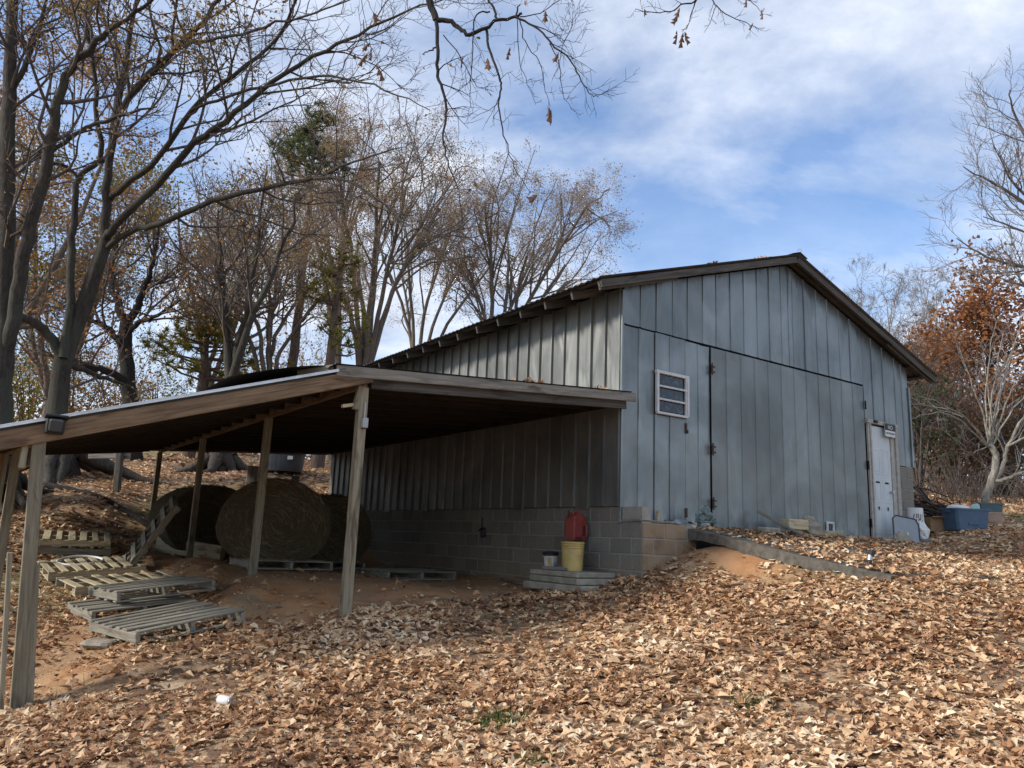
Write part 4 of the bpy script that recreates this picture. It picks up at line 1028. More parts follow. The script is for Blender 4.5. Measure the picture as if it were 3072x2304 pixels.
for a0, a1, z0, z1, mt in ((250, 284, .03, .155, 'letter_white'), (262, 278, .02, .10, 'letter_black'), (205, 240, .03, .16, 'cream_plastic')):
    V = [((.0855 + .012 * z / .2 + (.0012 if mt == 'letter_black' else 0)) * math.cos(R(a)), (.0855 + .012 * z / .2 + (.0012 if mt == 'letter_black' else 0)) * math.sin(R(a)), z) for z in (z0, z1) for a in np.linspace(a0, a1, 6)]
    MB().add(V, [(i, i + 1, 7 + i, 6 + i) for i in range(5)]).obj('label', mt, sb)
put('lettering', text_mesh('9', .075, 'lettering'), 'letter_white', sb, (.0005, -.0955, .058), (R(90), 0, 0))
p = B(-.22, .66, zs); tag(put('concrete_block', MB().box((0, 0, .195), (.19, .19, .39), ch=.008).mesh('concrete_block'), 'concrete', None, p, (0, 0, YAW)), 'concrete block standing on end under the red fuel can', 'block')
# red fuel can: body with carrying handle, dark cap
gc_ = thing('fuel_can', 'faded red plastic fuel can set above the buckets by the wall', 'fuel can', B(-.22, .645, zs + .392), YAW + R(8)); gc_.scale = (.88, .88, .88)
out = [(-.13, 0), (.13, 0), (.135, .02), (.135, .30), (.115, .36), (.05, .415), (-.02, .42), (-.05, .385), (-.12, .36), (-.135, .31), (-.135, .02)]
mb = MB(); hw = .105; k = len(out); V = []
for x, y_, sc in ((0, -hw, .93), (0, -hw + .02, 1), (0, hw - .02, 1), (0, hw, .93)):
    cxm, czm = 0, .2
    for (a, z) in out: V.append(((a - cxm) * sc, y_, (z - czm) * sc + czm))
mb.add(V, [(j * k + i, j * k + (i + 1) % k, (j + 1) * k + (i + 1) % k, (j + 1) * k + i) for j in range(3) for i in range(k)], None, [list(range(k))[::-1], [3 * k + i for i in range(k)]])
mb.obj('tank', 'red_plastic', gc_)
MB().box((.068, -.10, .15), (.07, .03, .15), ch=.012).obj('grip_shade', 'dark_red', gc_); MB().tube([(.125, -.108, .24), (.128, -.118, .2), (.128, -.118, .1), (.12, -.108, .06)], .016, 8).obj('handle', 'red_plastic', gc_)  # raised darker block painted as the shade of a grip hollow
MB().tube([(-.10, -.02, .37), (-.06, -.02, .425), (.02, -.02, .445), (.06, -.02, .42)], .014, 8).obj('handle', 'red_plastic', gc_)
MB().tube([(-.115, .02, .355), (-.125, .02, .40)], .026, 10).tube([(-.125, .02, .40), (-.14, .02, .455)], .011, 8).obj('cap', 'dark_red', gc_); MB().box((-.035, -.1, .02), (.17, .02, .06), ch=.006).obj('foot', 'dark_red', gc_)
for dz in (.275, .26): MB().box((-.05, -.107, dz), (.09, .003, .006)).obj('embossed_line', 'red_plastic', gc_)

# ------------------------------------------------------------------ along the front wall
az = lambda v: 1.75 + (v + .4) * .165
orn = thing('garden_ornament', 'weathered grey green garden ornament of a figure on a bench', 'ornament', B(1.32, -.30, az(-.40) + .02), YAW + R(-12))
for x in (-.11, .11): MB().box((x, 0, .04), (.025, .09, .08), ch=.004).obj('bench_leg', 'ornament_green', orn)
MB().box((0, 0, .09), (.30, .11, .025), ch=.006).obj('bench_seat', 'ornament_green', orn); MB().box((0, .05, .15), (.28, .02, .10), ch=.006).obj('bench_back', 'ornament_green', orn)
mb = MB(); r = np.random.RandomState(4)
for (c, s_) in (((-.02, 0, .16), .065), ((-.04, -.01, .235), .045), ((.03, -.02, .19), .05), ((.01, .0, .28), .032), ((.09, -.03, .13), .04), ((-.08, -.02, .13), .045)):
    V = []
    for j in range(7):
        for i in range(9):
            ph, a = math.pi * j / 6, 2 * math.pi * i / 9; V.append(np.array(c) + s_ * (1 + r.normal(0, .16)) * np.array([math.sin(ph) * math.cos(a), math.sin(ph) * math.sin(a), math.cos(ph)]))
    mb.add(V, [(j * 9 + i, j * 9 + (i + 1) % 9, (j + 1) * 9 + (i + 1) % 9, (j + 1) * 9 + i) for j in range(6) for i in range(9)])
mb.obj('figure', 'ornament_green', orn)
def wall_thing(u, v, z): return B(u, v, z)
def lean_board(name, label, p0, p1, w, h, mat, cat): return tag(board(name, p0, p1, w, h, mat, None, .006), label, cat)
lean_board('leaning_stick', 'grey wooden stake leaning on the big metal door', B(3.02, -.62, az(-.62) + .03), B(2.66, -.12, 2.08), .055, .045, 'dark_pallet_wood', 'stake')
tag(put('brick', MB().box((0, 0, .04), (.20, .1, .08), ch=.006).mesh('brick'), 'clay_block', None, B(3.10, -.48, az(-.48)), (0, 0, YAW + R(10))), 'brick under the squared timber block at the metal door', 'brick')
tag(put('timber_block', MB().box((0, 0, .075), (.36, .20, .15), ch=.006).mesh('timber_block'), 'bare_timber', None, B(3.12, -.42, az(-.42) + .082), (0, 0, YAW + R(-14))), 'squared timber block set on a brick by the metal door', 'timber block')
tag(put('concrete_lump', MB().box((0, 0, .045), (.38, .16, .09), ch=.02).mesh('concrete_lump'), 'slab_stone', None, B(2.52, -.42, az(-.42)), (0, 0, YAW + R(4))), 'pinkish concrete lump lying at the metal door', 'concrete lump')
rock('rock', 'angular tan rock leaning by the timber block at the door', B(3.55, -.40, az(-.40) - .01), (.46, .26, .24), 'rock', 'rock', 1, 11, YAW)
rock('rock', 'small pointed tan rock on top of the angular rock', B(3.62, -.33, az(-.33) + .17), (.22, .15, .14), 'rock', 'rock', 1, 15, YAW)
lean_board('loose_board', 'pale board lying flat under the small white vent', B(3.88, -.30, az(-.30) + .045), B(4.62, -.22, az(-.22) + .04), .11, .08, 'bare_timber', 'board')
tag(put('bent_flashing', MB().add([(x, y + .02 * math.sin(9 * x), .05 + .05 * vn(x * 9, y * 9, 1) + .03 * math.sin(14 * x) + (.05 if y > .04 else 0)) for y in np.linspace(-.08, .1, 6) for x in np.linspace(-.24, .24, 16)], [(j * 16 + i, j * 16 + i + 1, (j + 1) * 16 + i + 1, (j + 1) * 16 + i) for j in range(5) for i in range(15)]).mesh('bent_flashing', True), 'galvanised', None, B(.92, -.20, 1.76), (0, 0, YAW)), 'crumpled sheet metal scrap below the louvred window', 'scrap')
tag(put('wood_scrap', MB().box((0, 0, .07), (.05, .05, .15), ch=.006).mesh('wood_scrap'), 'bare_timber', None, B(.58, -.10, 1.833), (0, R(8), YAW)), 'short upright wood scrap on the foundation ledge', 'wood scrap')

# ------------------------------------------------------------------ clutter beyond the door
def tote(name, label, c, L, Wd, H, mat, rot, cat='storage bin', taper=.86):
    b = thing(name, label, cat, c, rot); V = []
    for (z, f, ins) in ((0, taper, 0), (H * .5, (1 + taper) / 2, 0), (H - .03, .985, 0), (H - .03, 1.05, 0), (H, 1.05, 0), (H, .97, 0), (.02, taper - .03, 0)):
        for (sx, sy) in ((-1, -.8), (-.9, -1), (.9, -1), (1, -.8), (1, .8), (.9, 1), (-.9, 1), (-1, .8)): V.append((sx * L / 2 * f, sy * Wd / 2 * f, z))
    MB().add(V, [(j * 8 + i, j * 8 + (i + 1) % 8, (j + 1) * 8 + (i + 1) % 8, (j + 1) * 8 + i) for j in range(6) for i in range(8)], None, [list(range(8))[::-1], [48 + i for i in range(8)]]).obj('bin', mat, b)
    MB().box((0, -Wd / 2 * .905 - .004, H * .32), (L * .3, .02, .05), ch=.006, m=Matrix.Rotation(R(5), 3, 'X')).obj('moulded_grip', mat, b)
    for s in (-1, 1): MB().box((s * L / 2 * 1.02, 0, H * .86), (.045, Wd * .35, .03), ch=.008).obj('handle', mat, b)
    return b
pb = PX(2898, 1590, 14.6); pb[2] = gz(pb[0], pb[1]); brt = R(8)
tote('storage_tote', 'large blue plastic storage tote on the leaves past the barn corner', pb, .70, .46, .40, 'blue_plastic', brt)
bowl = thing('wash_basin', 'white plastic basin turned over in the blue tote', 'basin', pb + [-.12, 0, .33], rot=(R(8), 0, 0)); MB().lathe([(.20, 0), (.205, .03), (.18, .11), (.11, .14), (0.0, .145)], 24, cap0=False).obj('basin', 'white_plastic', bowl, True)
jr = thing('glass_jar', 'green plastic jug sticking out of the blue tote', 'jug', pb + [.12, 0, .32], rot=(0, R(38), 0)); MB().lathe([(.07, 0), (.075, .02), (.075, .17), (.05, .20), (.035, .205), (.035, .23)], 16, cap1=True).obj('jug', 'green_glass', jr, True); MB().lathe([(.038, .23), (.038, .25)], 12, cap1=True).obj('cap', 'black_plastic', jr)
p2 = PX(2968, 1590, 15.2); p2[2] = gz(p2[0], p2[1]); tote('storage_tote', 'tan plastic bin under a teal bin behind the blue tote', p2, .42, .34, .25, 'tan_plastic', R(-10)); tote('storage_tote', 'dark teal plastic bin stacked in the tan bin', p2 + [0.0, .0, .165], .44, .36, .26, 'teal_plastic', R(-8))
p3 = PX(2800, 1582, 14.9); p3[2] = gz(p3[0], p3[1]); bx = thing('cardboard_box', 'sagging brown cardboard box below the stick pile', 'box', p3, R(14))
for (c, s_) in (((0, -.16, .13), (.42, .012, .26)), ((0, .16, .13), (.42, .012, .26)), ((-.205, 0, .13), (.012, .31, .26)), ((.205, 0, .13), (.012, .31, .26))): MB().box(c, s_).obj('side', 'cardboard', bx)
MB().box((0, 0, .01), (.40, .31, .012)).obj('base', 'cardboard', bx); MB().box((-.05, -.20, .25), (.34, .10, .01), m=Matrix.Rotation(R(-25), 3, 'X')).obj('flap', 'cardboard', bx)
mb = MB(); r = np.random.RandomState(9); pc = PX(2780, 1545, 15.8)
for k in range(170):
    f = r.rand(); a = pc + np.array([-.55 + 1.35 * f + r.normal(0, .1), r.normal(.1, .25), 0]); a[2] = gz(a[0], a[1]) + .04 + max(0, (.62 - .62 * f)) * r.rand() + .10
    d = np.array([.8, .1, -.28]) + r.normal(0, .35, 3) * [1, 1, .7]; l = r.uniform(.25, .6); b = a + d * l; b[2] = max(b[2], gz(b[0], b[1]) + .01)
    mb.tube([a - d * l * .6 + [0, 0, .0], a + r.normal(0, .02, 3), b], [.012, .011, .006] if k % 4 else [.02, .018, .012], 4, False)
V = np.concatenate(mb.V); 
o = mb.obj('stick_pile', 'dark_sticks', None); o['kind'] = 'stuff'; tag(o, 'heap of dark broken sticks and branches behind the barn corner', 'stick pile')
p4 = PX(2746, 1592, 14.35); p4[2] = gz(p4[0], p4[1])
wb = bucket('white bucket with black smears upside down beside the block corner', p4 + [0, 0, .62], .145, .165, .40, 'white_plastic', (R(180), 0, 0), 2, None, False)
for k in range(9):
    a0 = 60 + (k % 5) * 13 + r.uniform(-3, 3); z0 = .12 + .085 * (k // 5) + r.uniform(-.015, .015); V = [((.1455 + .02 * z / .4 + .0015) * math.cos(R(a)), (.1455 + .02 * z / .4 + .0015) * math.sin(R(a)), z) for a, z in ((a0, z0), (a0 + 5, z0 - .01), (a0 + 12, z0 + .07), (a0 + 8, z0 + .085))]
    MB().add(V, [(0, 1, 2, 3)]).obj('smear', 'letter_black', wb)
bucket('lower white bucket the smeared bucket is pushed into', p4 + [0, 0, .0], .13, .15, .30, 'white_plastic', (0, 0, 0), 2, None, False)
p5 = PX(2762, 1622, 13.75); p5[2] = gz(p5[0], p5[1]); pan = thing('grey_pan', 'shallow grey pan on the leaves holding a white bag', 'pan', p5); MB().lathe([(.13, 0), (.17, .09), (.18, .09), (.175, .082), (.125, .012)], 20).obj('pan', 'grey_plastic', pan, True)
V = []; nb, mbb = 16, 10
for j in range(mbb):
    for i in range(nb):
        ph, a = math.pi * j / (mbb - 1), 2 * math.pi * i / nb; s_ = 1 + r.normal(0, .09); f = .6 + .4 * math.sin(ph) if j < 6 else math.sin(ph)
        V.append((.12 * math.sin(ph) * math.cos(a) * s_ + .03, .09 * math.sin(ph) * math.sin(a) * s_, .17 * math.cos(ph) * s_ + .21))
tag(put('plastic_bag', MB().add(V, [(j * nb + i, j * nb + (i + 1) % nb, (j + 1) * nb + (i + 1) % nb, (j + 1) * nb + i) for j in range(mbb - 1) for i in range(nb)]).mesh('plastic_bag'), 'white_plastic', None, p5), 'crumpled white plastic bag sitting in the grey pan', 'bag')
# grey bin lid leaning beside the door
p6 = PX(2722, 1632, 13.55); p6[2] = gz(p6[0], p6[1]); ld = thing('bin_lid', 'grey plastic bin lid leaning on the block corner by the door', 'lid', p6, rot=(R(-14), R(7), YAW - R(28)))
ol = [(-.22, 0), (.22, 0), (.24, .05), (.24, .40), (.18, .49), (-.17, .50), (-.235, .44), (-.24, .05)]
def prism(mb, ol, y0, y1): k = len(ol); mb.add([(x, y0, z) for x, z in ol] + [(x, y1, z) for x, z in ol], [(i, (i + 1) % k, k + (i + 1) % k, k + i) for i in range(k)], None, [list(range(k)), [k + i for i in range(k)][::-1]]); return mb
prism(MB(), ol, -.012, .012).obj('panel', 'grey_plastic', ld); k = len(ol)
mb = MB(); mb.tube([(x, -.012, z) for x, z in ol] + [(ol[0][0], -.012, ol[0][1])], .014, 6, False); mb.obj('rim', 'tub_plastic', ld); MB().box((.02, -.016, .2), (.035, .006, .06)).obj('sticker', 'window_white', ld)
p7 = PX(2712, 1640, 13.2); p7[2] = gz(p7[0], p7[1]); o = rock('flat_stone', 'pale rounded stone slab tilted against the grey lid', p7, (.40, .12, .30), 'slab_stone', 'stone', 1, 23, YAW - R(10)); o.rotation_euler = (R(-10), R(35), YAW - R(15)); o.location.z = p7[2] + .09
# iron pipe stub
p8 = PX(2606, 1731, 8.6); p8[2] = gz(p8[0], p8[1]); pp = thing('pipe_stub', 'black iron pipe with silver clamp sticking out at the apron edge', 'pipe', p8, rot=(R(-8), R(14), 0))
MB().tube([(0, 0, -.1), (0, 0, .16)], .022, 10).obj('pipe', 'dark_iron', pp); MB().tube([(0, 0, .13), (0, 0, .19)], .028, 10).obj('clamp', 'galvanised', pp); MB().tube([(0, 0, .18), (.01, 0, .24)], .036, 10).obj('pipe_cap', 'black_plastic', pp)

# ------------------------------------------------------------------ on the slope behind the carport
def gpost(label, x, yb, d, h, r_, mat='grey_wood', lean=(0, 0), name='fence_post', square=True, cat='fence post'):
    p = PX(x, yb, d); z = gz(p[0], p[1]); return tag(board(name, (p[0], p[1], z - .2), (p[0] + lean[0], p[1] + lean[1], z + h), r_ * 2, r_ * 2, mat, None, .012), label, cat)
a = PX(352, 1470, 16.9); a[2] = gz(a[0], a[1]) - .2; tag(board('fence_post', a, PX(361, 1348, 16.9), .13, .13, 'rake_wood', None, .012), 'dark fence post with a thick cross rail on the leafy slope', 'fence post')
tag(board('fence_rail', PX(266, 1364, 17.05), PX(392, 1363, 17.0), .05, .18, 'grey_wood', None, .012), 'thick grey cross rail fixed to the dark fence post', 'fence rail')
gpost('tall weathered fence post behind the second carport post', 752, 1440, 17.5, 1.1, .115, 'grey_wood', (.06, 0))
gpost('weathered fence post standing beside the dark water tub', 888, 1425, 17.5, 1.0, .075, 'grey_wood', (0, 0))
gpost('white stake leaning near the back corner of the barn', 953, 1462, 15.8, .95, .038, 'white_paint', (-.09, 0), 'white_stake', cat='stake')
p = PX(848, 1402, 20); tb = thing('water_tub', 'dark oval water tub with a pale tag on the slope', 'water tub', (p[0], p[1], gz(p[0], p[1])), R(5))
mb = MB(); mb.lathe([(.42, 0), (.45, .2), (.47, .43), (.50, .43), (.50, .46), (.455, .46), (.41, .03)], 28); V = mb.V[0]; V[:, 0] *= 1.15; mb.obj('tub', 'tub_plastic', tb, False); MB().box((.25, -.455, .33), (.13, .02, .09)).obj('tag', 'window_white', tb)
rock('rock', 'pale lichen covered rock in front of the water tub', (lambda q: np.array([q[0], q[1], gz(q[0], q[1]) - .05]))(PX(868, 1432, 17.6)), (.40, .36, .42), 'slab_stone', 'rock', 1, 31)
# low earth step with a rotten log along the slope
mb = MB(); a, b = PX(120, 1445, 16.6), PX(520, 1470, 15.9); P_ = np.linspace(a, b, 14); P_[:, 2] = ground_z(P_[:, 0], P_[:, 1]) + .005; P_ += rt_.normal(0, .025, P_.shape)
mb.tube(P_, np.linspace(.075, .05, 14) * rt_.uniform(.8, 1.2, 14), 9); tag(mb.obj('fallen_log', 'dark_bark', None, True), 'dark rotten log lying along the leafy slope', 'log')

# ------------------------------------------------------------------ trees
def norm(v): return v / (np.linalg.norm(v) + 1e-9)
def smooth_path(P, r, sub=4, wob=0.0, rs=None):
    """rounded path through control points, with radii"""
    P = np.asarray(P, float); r = np.asarray(r, float); out, ro = [], []
    Q = np.vstack([2 * P[0] - P[1], P, 2 * P[-1] - P[-2]])
    for i in range(len(P) - 1):
        p0, p1, p2, p3 = Q[i:i + 4]
        for k in range(sub):
            t = k / sub
            out.append(.5 * (2 * p1 + (p2 - p0) * t + (2 * p0 - 5 * p1 + 4 * p2 - p3) * t * t + (3 * p1 - p0 - 3 * p2 + p3) * t ** 3)); ro.append(r[i] + (r[i + 1] - r[i]) * t)
    out.append(P[-1]); ro.append(r[-1]); out = np.array(out)
    if wob and rs is not None: out[1:-1] += rs.normal(0, wob, out[1:-1].shape)
    return out, np.array(ro)
class Tree:
    def __init__(s, name, label, cat, base, seed, group=None, barkm='oak_bark', twigm='twig_bark', leafm=None):
        s.rs = np.random.RandomState(seed); s.tr = MB(); s.cr = MB(); s.tips = []; s.base = np.array(base, float)
        s.meta = (name, label, cat, group, barkm, twigm, leafm)
    slim = 1.0
    def limb(s, P, r, sub=4, n=8, wob=.02, kids=None):
        r = [k * s.slim for k in r]; P, ro = smooth_path(P, r, sub, wob, s.rs); s.tr.tube(P, ro, n, cap=False)
        if kids: s.sprout(P, ro, **kids)
        return P, ro
    def sprout(s, P, ro, n=8, L=2.0, lev=2, t0=.3, ang=(35, 65), up=.15, ratio=.55, nk=(6, 6, 5), rmin=.004, droop=0.0, rr=.55, flat=None, wander=.22):
        for k in range(n):
            t = t0 + (1 - t0) * (k + s.rs.rand()) / n; i = min(int(t * (len(P) - 1)), len(P) - 2)
            d = norm(P[i + 1] - P[i]); s.branch(P[i] + (P[i + 1] - P[i]) * s.rs.rand(), s.turn(d, ang), L * (1.15 - .55 * t) * s.rs.uniform(.7, 1.25), min(ro[i] * rr, L * .02 + .004), lev, up, ratio, nk, rmin, ang, droop, wander)
    def turn(s, d, ang):
        a = R(s.rs.uniform(*ang)); v = s.rs.normal(0, 1, 3); v = norm(v - d * (v @ d)); return norm(d * math.cos(a) + v * math.sin(a))
    def branch(s, p, d, L, r, lev, up, ratio, nk, rmin, ang, droop, wander=.22):
        seg = 5 if lev >= 2 else (3 if lev == 1 else 2); P = [p]; D = []
        for k in range(seg):
            d = norm(d + s.rs.normal(0, wander, 3) + np.array([0, 0, up - droop * (k / seg)])); p = p + d * L / seg; P.append(p); D.append(d)
        P = np.array(P); ro = np.linspace(max(r, rmin), max(r * .35, rmin * .7), seg + 1)
        (s.tr if lev >= 3 else s.cr).tube(P, ro, 6 if lev >= 3 else (4 if lev == 2 else 3), cap=False)
        if lev > 0:
            n = nk[min(lev, len(nk)) - 1]
            for k in range(n):
                t = .25 + .75 * (k + s.rs.rand()) / n; i = min(int(t * seg), seg - 1)
                s.branch(P[i] + (P[i + 1] - P[i]) * (t * seg - i if t < 1 else 1), s.turn(D[i], ang), L * ratio * s.rs.uniform(.65, 1.2) * (1.15 - .4 * t), r * .55 * (1.1 - .4 * t), lev - 1, up, ratio, nk, rmin, ang, droop, wander)
        else:
            s.tips.append(P[-1]); s.tips.append(P[1])
    def leaves(s, frac, size, per=2, spread=.15, kinds=(3,), where=None):
        if not s.tips: return
        T = np.array(s.tips); k = s.rs.rand(len(T)) < frac
        if where is not None: k &= where(T, s.rs)
        T = np.repeat(T[k], per, 0)
        if not len(T): return
        T = T + s.rs.normal(0, spread, T.shape)
        if not hasattr(s, 'lf'): s.lf = MB()
        scatter(s.lf, T[:, 0], T[:, 1], T[:, 2], np.full(len(T), size), list(kinds), 1.2, s.rs, N=1, val=s.rs.rand(len(T)))
    def done(s):
        name, label, cat, group, bm, tm, lm = s.meta
        o = thing(name, label, cat, s.base, 0, group)
        for mb in (s.tr, s.cr, getattr(s, 'lf', MB())):
            for v in mb.V: v -= s.base
        if s.tr.n: s.tr.obj('trunk', bm, o, True)
        if s.cr.n: s.cr.obj('crown', tm, o, True)
        if hasattr(s, 'lf'): s.lf.obj('foliage', lm, o, attr=True)
        return o
def path(pts, d0, d1=None):
    d1 = d0 if d1 is None else d1; n = len(pts); return [PX(x, y, d0 + (d1 - d0) * i / max(1, n - 1)) for i, (x, y) in enumerate(pts)]
def roots(T, base, r, n, L, seed):
    q = np.random.RandomState(seed)
    for k in range(n):
        a = 2 * math.pi * (k + q.uniform(-.25, .25)) / n; ll = L * q.uniform(.6, 1.3); pts = []; rr = []
        for i, f in enumerate((.1, .35, .65, 1.0)):
            x, y = base[0] + math.cos(a) * (r * .4 + ll * f), base[1] + math.sin(a) * (r * .4 + ll * f); pts.append((x, y, gz(x, y) + (.55 * r * 2 * (1 - f) ** 2) - .03 * f)); rr.append(r * (.42, .30, .20, .10)[i])
            a += q.normal(0, .12)
        T.limb(pts, rr, 3, 7, .01)

# 1. the big leaning oak behind the carport
b = PX(180, 1420, 18); b[2] = gz(b[0], b[1])
T = Tree('oak_tree', 'big leaning oak with long bare limbs and flared roots behind the carport', 'tree', b, 1, None, 'oak_bark', 'twig_bark', 'mixed_leaves')
T.slim = .74; dk = dict(n=12, L=2.5, lev=2, t0=.25, nk=(5, 5), rmin=.004)
T.limb([b - [0, 0, .25], b + [0, 0, .12]] + path([(168, 1330), (173, 1235), (190, 1085), (256, 904), (318, 720)], 18, 18), [.72, .55, .36, .30, .27, .25, .19], 4, 12, .01)
T.limb(path([(318, 720), (324, 527), (335, 430), (354, 301), (384, 150), (410, -20), (440, -220)], 18, 17), [.17, .13, .12, .105, .085, .06, .03], 4, 9, .02, dict(dk, n=14))
T.limb(path([(318, 715), (345, 680), (467, 557), (588, 429), (678, 362), (814, 249), (980, 151), (1110, 85), (1260, 20), (1400, -20)], 18, 13.5), [.14, .12, .115, .10, .09, .07, .055, .04, .025, .012], 4, 9, .02, dict(dk, n=18, droop=.1))
T.limb(path([(328, 600), (370, 560), (482, 467), (573, 331), (700, 226), (836, 113), (889, 0), (940, -120)], 18, 15), [.11, .10, .09, .08, .065, .05, .04, .02], 4, 8, .02, dict(dk, n=15))
T.limb(path([(340, 400), (365, 320), (452, 218), (557, 120), (648, 15), (720, -100)], 17.9, 15.5), [.10, .10, .10, .085, .065, .04], 4, 8, .02, dict(dk, n=12))
T.limb(path([(573, 331), (680, 290), (830, 250), (1000, 225), (1160, 270), (1290, 330)], 16.5, 12.5), [.05, .045, .04, .032, .022, .01], 4, 7, .02, dict(dk, n=12, L=2.0, droop=.15))
T.limb(path([(560, 130), (690, 110), (830, 70), (970, 30), (1100, -20)], 16, 13), [.05, .045, .035, .025, .012], 4, 7, .02, dict(dk, n=10, L=2.0, droop=.12))
T.limb(path([(320, 745), (400, 690), (482, 670), (633, 603), (829, 557), (942, 535), (1020, 500), (1110, 470), (1220, 440)], 18, 13.5), [.10, .095, .09, .08, .065, .05, .038, .025, .01], 4, 8, .015, dict(dk, n=12, L=2.1, droop=.12))
T.limb(path([(942, 535), (1040, 540), (1130, 600), (1210, 660), (1290, 740)], 14.2, 12.5), [.04, .035, .028, .02, .01], 4, 7, .015, dict(dk, n=8, L=1.5, droop=.1))
T.limb(path([(186, 1085), (150, 1010), (113, 975), (50, 945), (0, 934), (-120, 880)], 18, 17), [.16, .15, .14, .13, .12, .09], 4, 9, .02, dict(dk, n=5))
T.limb(path([(190, 1075), (200, 1000), (211, 904), (214, 753), (226, 603), (236, 535), (290, 490), (312, 480)], 17.8, 17.8), [.14, .13, .125, .12, .10, .09, .085, .08], 4, 9, .01)
T.limb(path([(236, 540), (200, 500), (160, 488), (110, 460), (30, 420), (-60, 360)], 17.8, 17), [.06, .055, .05, .05, .04, .03], 4, 7, .02, dict(dk, n=6, L=1.6))
T.limb(path([(300, 482), (279, 226), (268, 120), (255, -40)], 17.8, 17), [.09, .075, .065, .04], 5, 8, .03, dict(dk, n=10))
T.limb(path([(188, 1090), (250, 1110), (320, 1135), (392, 1160)], 18, 19.5), [.11, .09, .07, .05], 4, 7, .02, dict(dk, n=4, L=1.4))
roots(T, b, .62, 8, 1.9, 5)
T.leaves(.34, .085, 3, .16, (2, 3), lambda P, q: (P[:, 0] < -5.6) & (vn(P[:, 0], P[:, 2], .6) > -.05)); T.leaves(.03, .10, 1, .12, (2, 3)); T.done()
# 2. two-stemmed oak at the far left
b = PX(8, 1400, 15.5); b[2] = gz(b[0], b[1])
T = Tree('oak_tree', 'tall straight oak with two stems standing left of the leaning oak', 'tree', b, 2, None, 'oak_bark', 'twig_bark', 'mixed_leaves'); T.slim = .8
T.limb([b - [0, 0, .3]] + path([(6, 1330), (4, 1240), (8, 1050), (12, 900), (20, 600), (28, 300), (38, 0), (50, -300)], 15.5), [.42, .30, .27, .25, .23, .20, .17, .13, .07], 4, 12, .02, dict(dk, n=14, t0=.55, L=2.3))
T.limb(path([(15, 1060), (40, 950), (66, 800), (100, 640), (143, 490), (166, 339), (196, 226), (264, 150), (330, 90), (430, 20), (520, -60)], 15.5, 14), [.17, .17, .165, .155, .14, .12, .10, .085, .065, .045, .02], 4, 10, .02, dict(dk, n=16, t0=.35, L=2.2))
T.limb(path([(150, 460), (230, 400), (290, 370), (380, 340), (470, 320)], 15, 14.5), [.06, .055, .05, .04, .02], 4, 7, .02, dict(dk, n=8, L=1.8))
T.limb(path([(36, 280), (80, 180), (120, 80), (140, -50)], 15.5), [.08, .07, .055, .03], 4, 7, .02, dict(dk, n=9, L=1.8))
roots(T, b, .45, 6, 1.2, 9)
T.leaves(.6, .085, 4, .18, (2, 3), lambda P, q: vn(P[:, 0] + 3, P[:, 2], .6) > .0); T.done()
# 3. dark oak further up the slope
b = PX(395, 1310, 25); b[2] = gz(b[0], b[1])
T = Tree('oak_tree', 'dark squat oak with crooked limbs and clumps of rust leaves on the slope', 'tree', b, 3, None, 'dark_bark', 'twig_bark', 'rust_leaves')
dk3 = dict(n=9, L=2.4, lev=2, t0=.2, nk=(5, 5), rmin=.007)
T.limb([b - [0, 0, .3]] + path([(394, 1270), (390, 1200), (378, 1060), (380, 965)], 25), [.45, .30, .25, .22, .20], 4, 10, .02)
T.limb(path([(380, 970), (345, 890), (330, 800), (350, 740), (340, 660)], 25), [.15, .12, .10, .07, .03], 4, 7, .03, dk3); T.limb(path([(382, 965), (420, 900), (450, 810), (468, 740), (480, 660)], 25), [.14, .12, .09, .07, .03], 4, 7, .03, dk3)
T.limb(path([(380, 1060), (350, 1020), (330, 985), (280, 960), (230, 930)], 25, 24), [.13, .11, .09, .06, .03], 4, 7, .03, dk3); T.limb(path([(384, 1150), (330, 1120), (270, 1100), (228, 1080)], 25, 23), [.14, .12, .10, .05], 4, 7, .03, dict(dk3, n=6)); T.limb(path([(385, 1000), (430, 960), (470, 950), (540, 900)], 25, 24), [.10, .08, .06, .03], 4, 7, .03, dk3)
T.leaves(.34, .13, 3, .28, (3,), lambda P, q: vn(P[:, 0] * 2, P[:, 2] * 2, .5) > -.06); T.done()

# deciduous trees up the slope: fans of stems from one foot
def fan_tree(name, label, base, H, stems, spread, seed, leafm, frac, group, barkm='slope_bark', twigm='slope_twig', lean=0.0, size=.075, per=3, r0=.19, kids=None, nk=(5, 6, 6), wander=.26):
    T = Tree(name, label, 'tree', base, seed, group, barkm, twigm, leafm); q = T.rs
    fork = base + [0, 0, H * .16]; T.limb([base - [0, 0, .4], base + [0, 0, .3], fork], [r0 * 1.5, r0 * 1.15, r0], 3, 9, .02)
    for k in range(stems):
        az_ = 2 * math.pi * (k + q.uniform(-.3, .3)) / stems; sp = spread * q.uniform(.45, 1.15) if stems > 1 else 0; hh = H * q.uniform(.78, 1.0); P = [fork]; ro = [r0 * .75]
        for f in (.2, .45, .72, 1.0):
            out_ = sp * H * (f ** .8); P.append(fork + np.array([math.cos(az_) * out_ + lean * H * f, math.sin(az_) * out_ * .8, (hh - H * .16) * f]) + q.normal(0, .012 * H, 3)); ro.append(r0 * .72 * (1 - f) ** .8 + .015)
        T.limb(P, ro, 4, 7, .03, dict(dict(n=11, L=H * .25, lev=3, t0=.18, nk=nk, rmin=.006, ang=(25, 58), up=.09, ratio=.56, rr=.40, wander=wander), **(kids or {})))
    T.leaves(frac, size, per, .3, (3,), lambda P, q: vn(P[:, 0] + seed * 7, P[:, 2] + P[:, 1] * .3, .55) + .35 * q.rand(len(P)) > .05); return T.done()
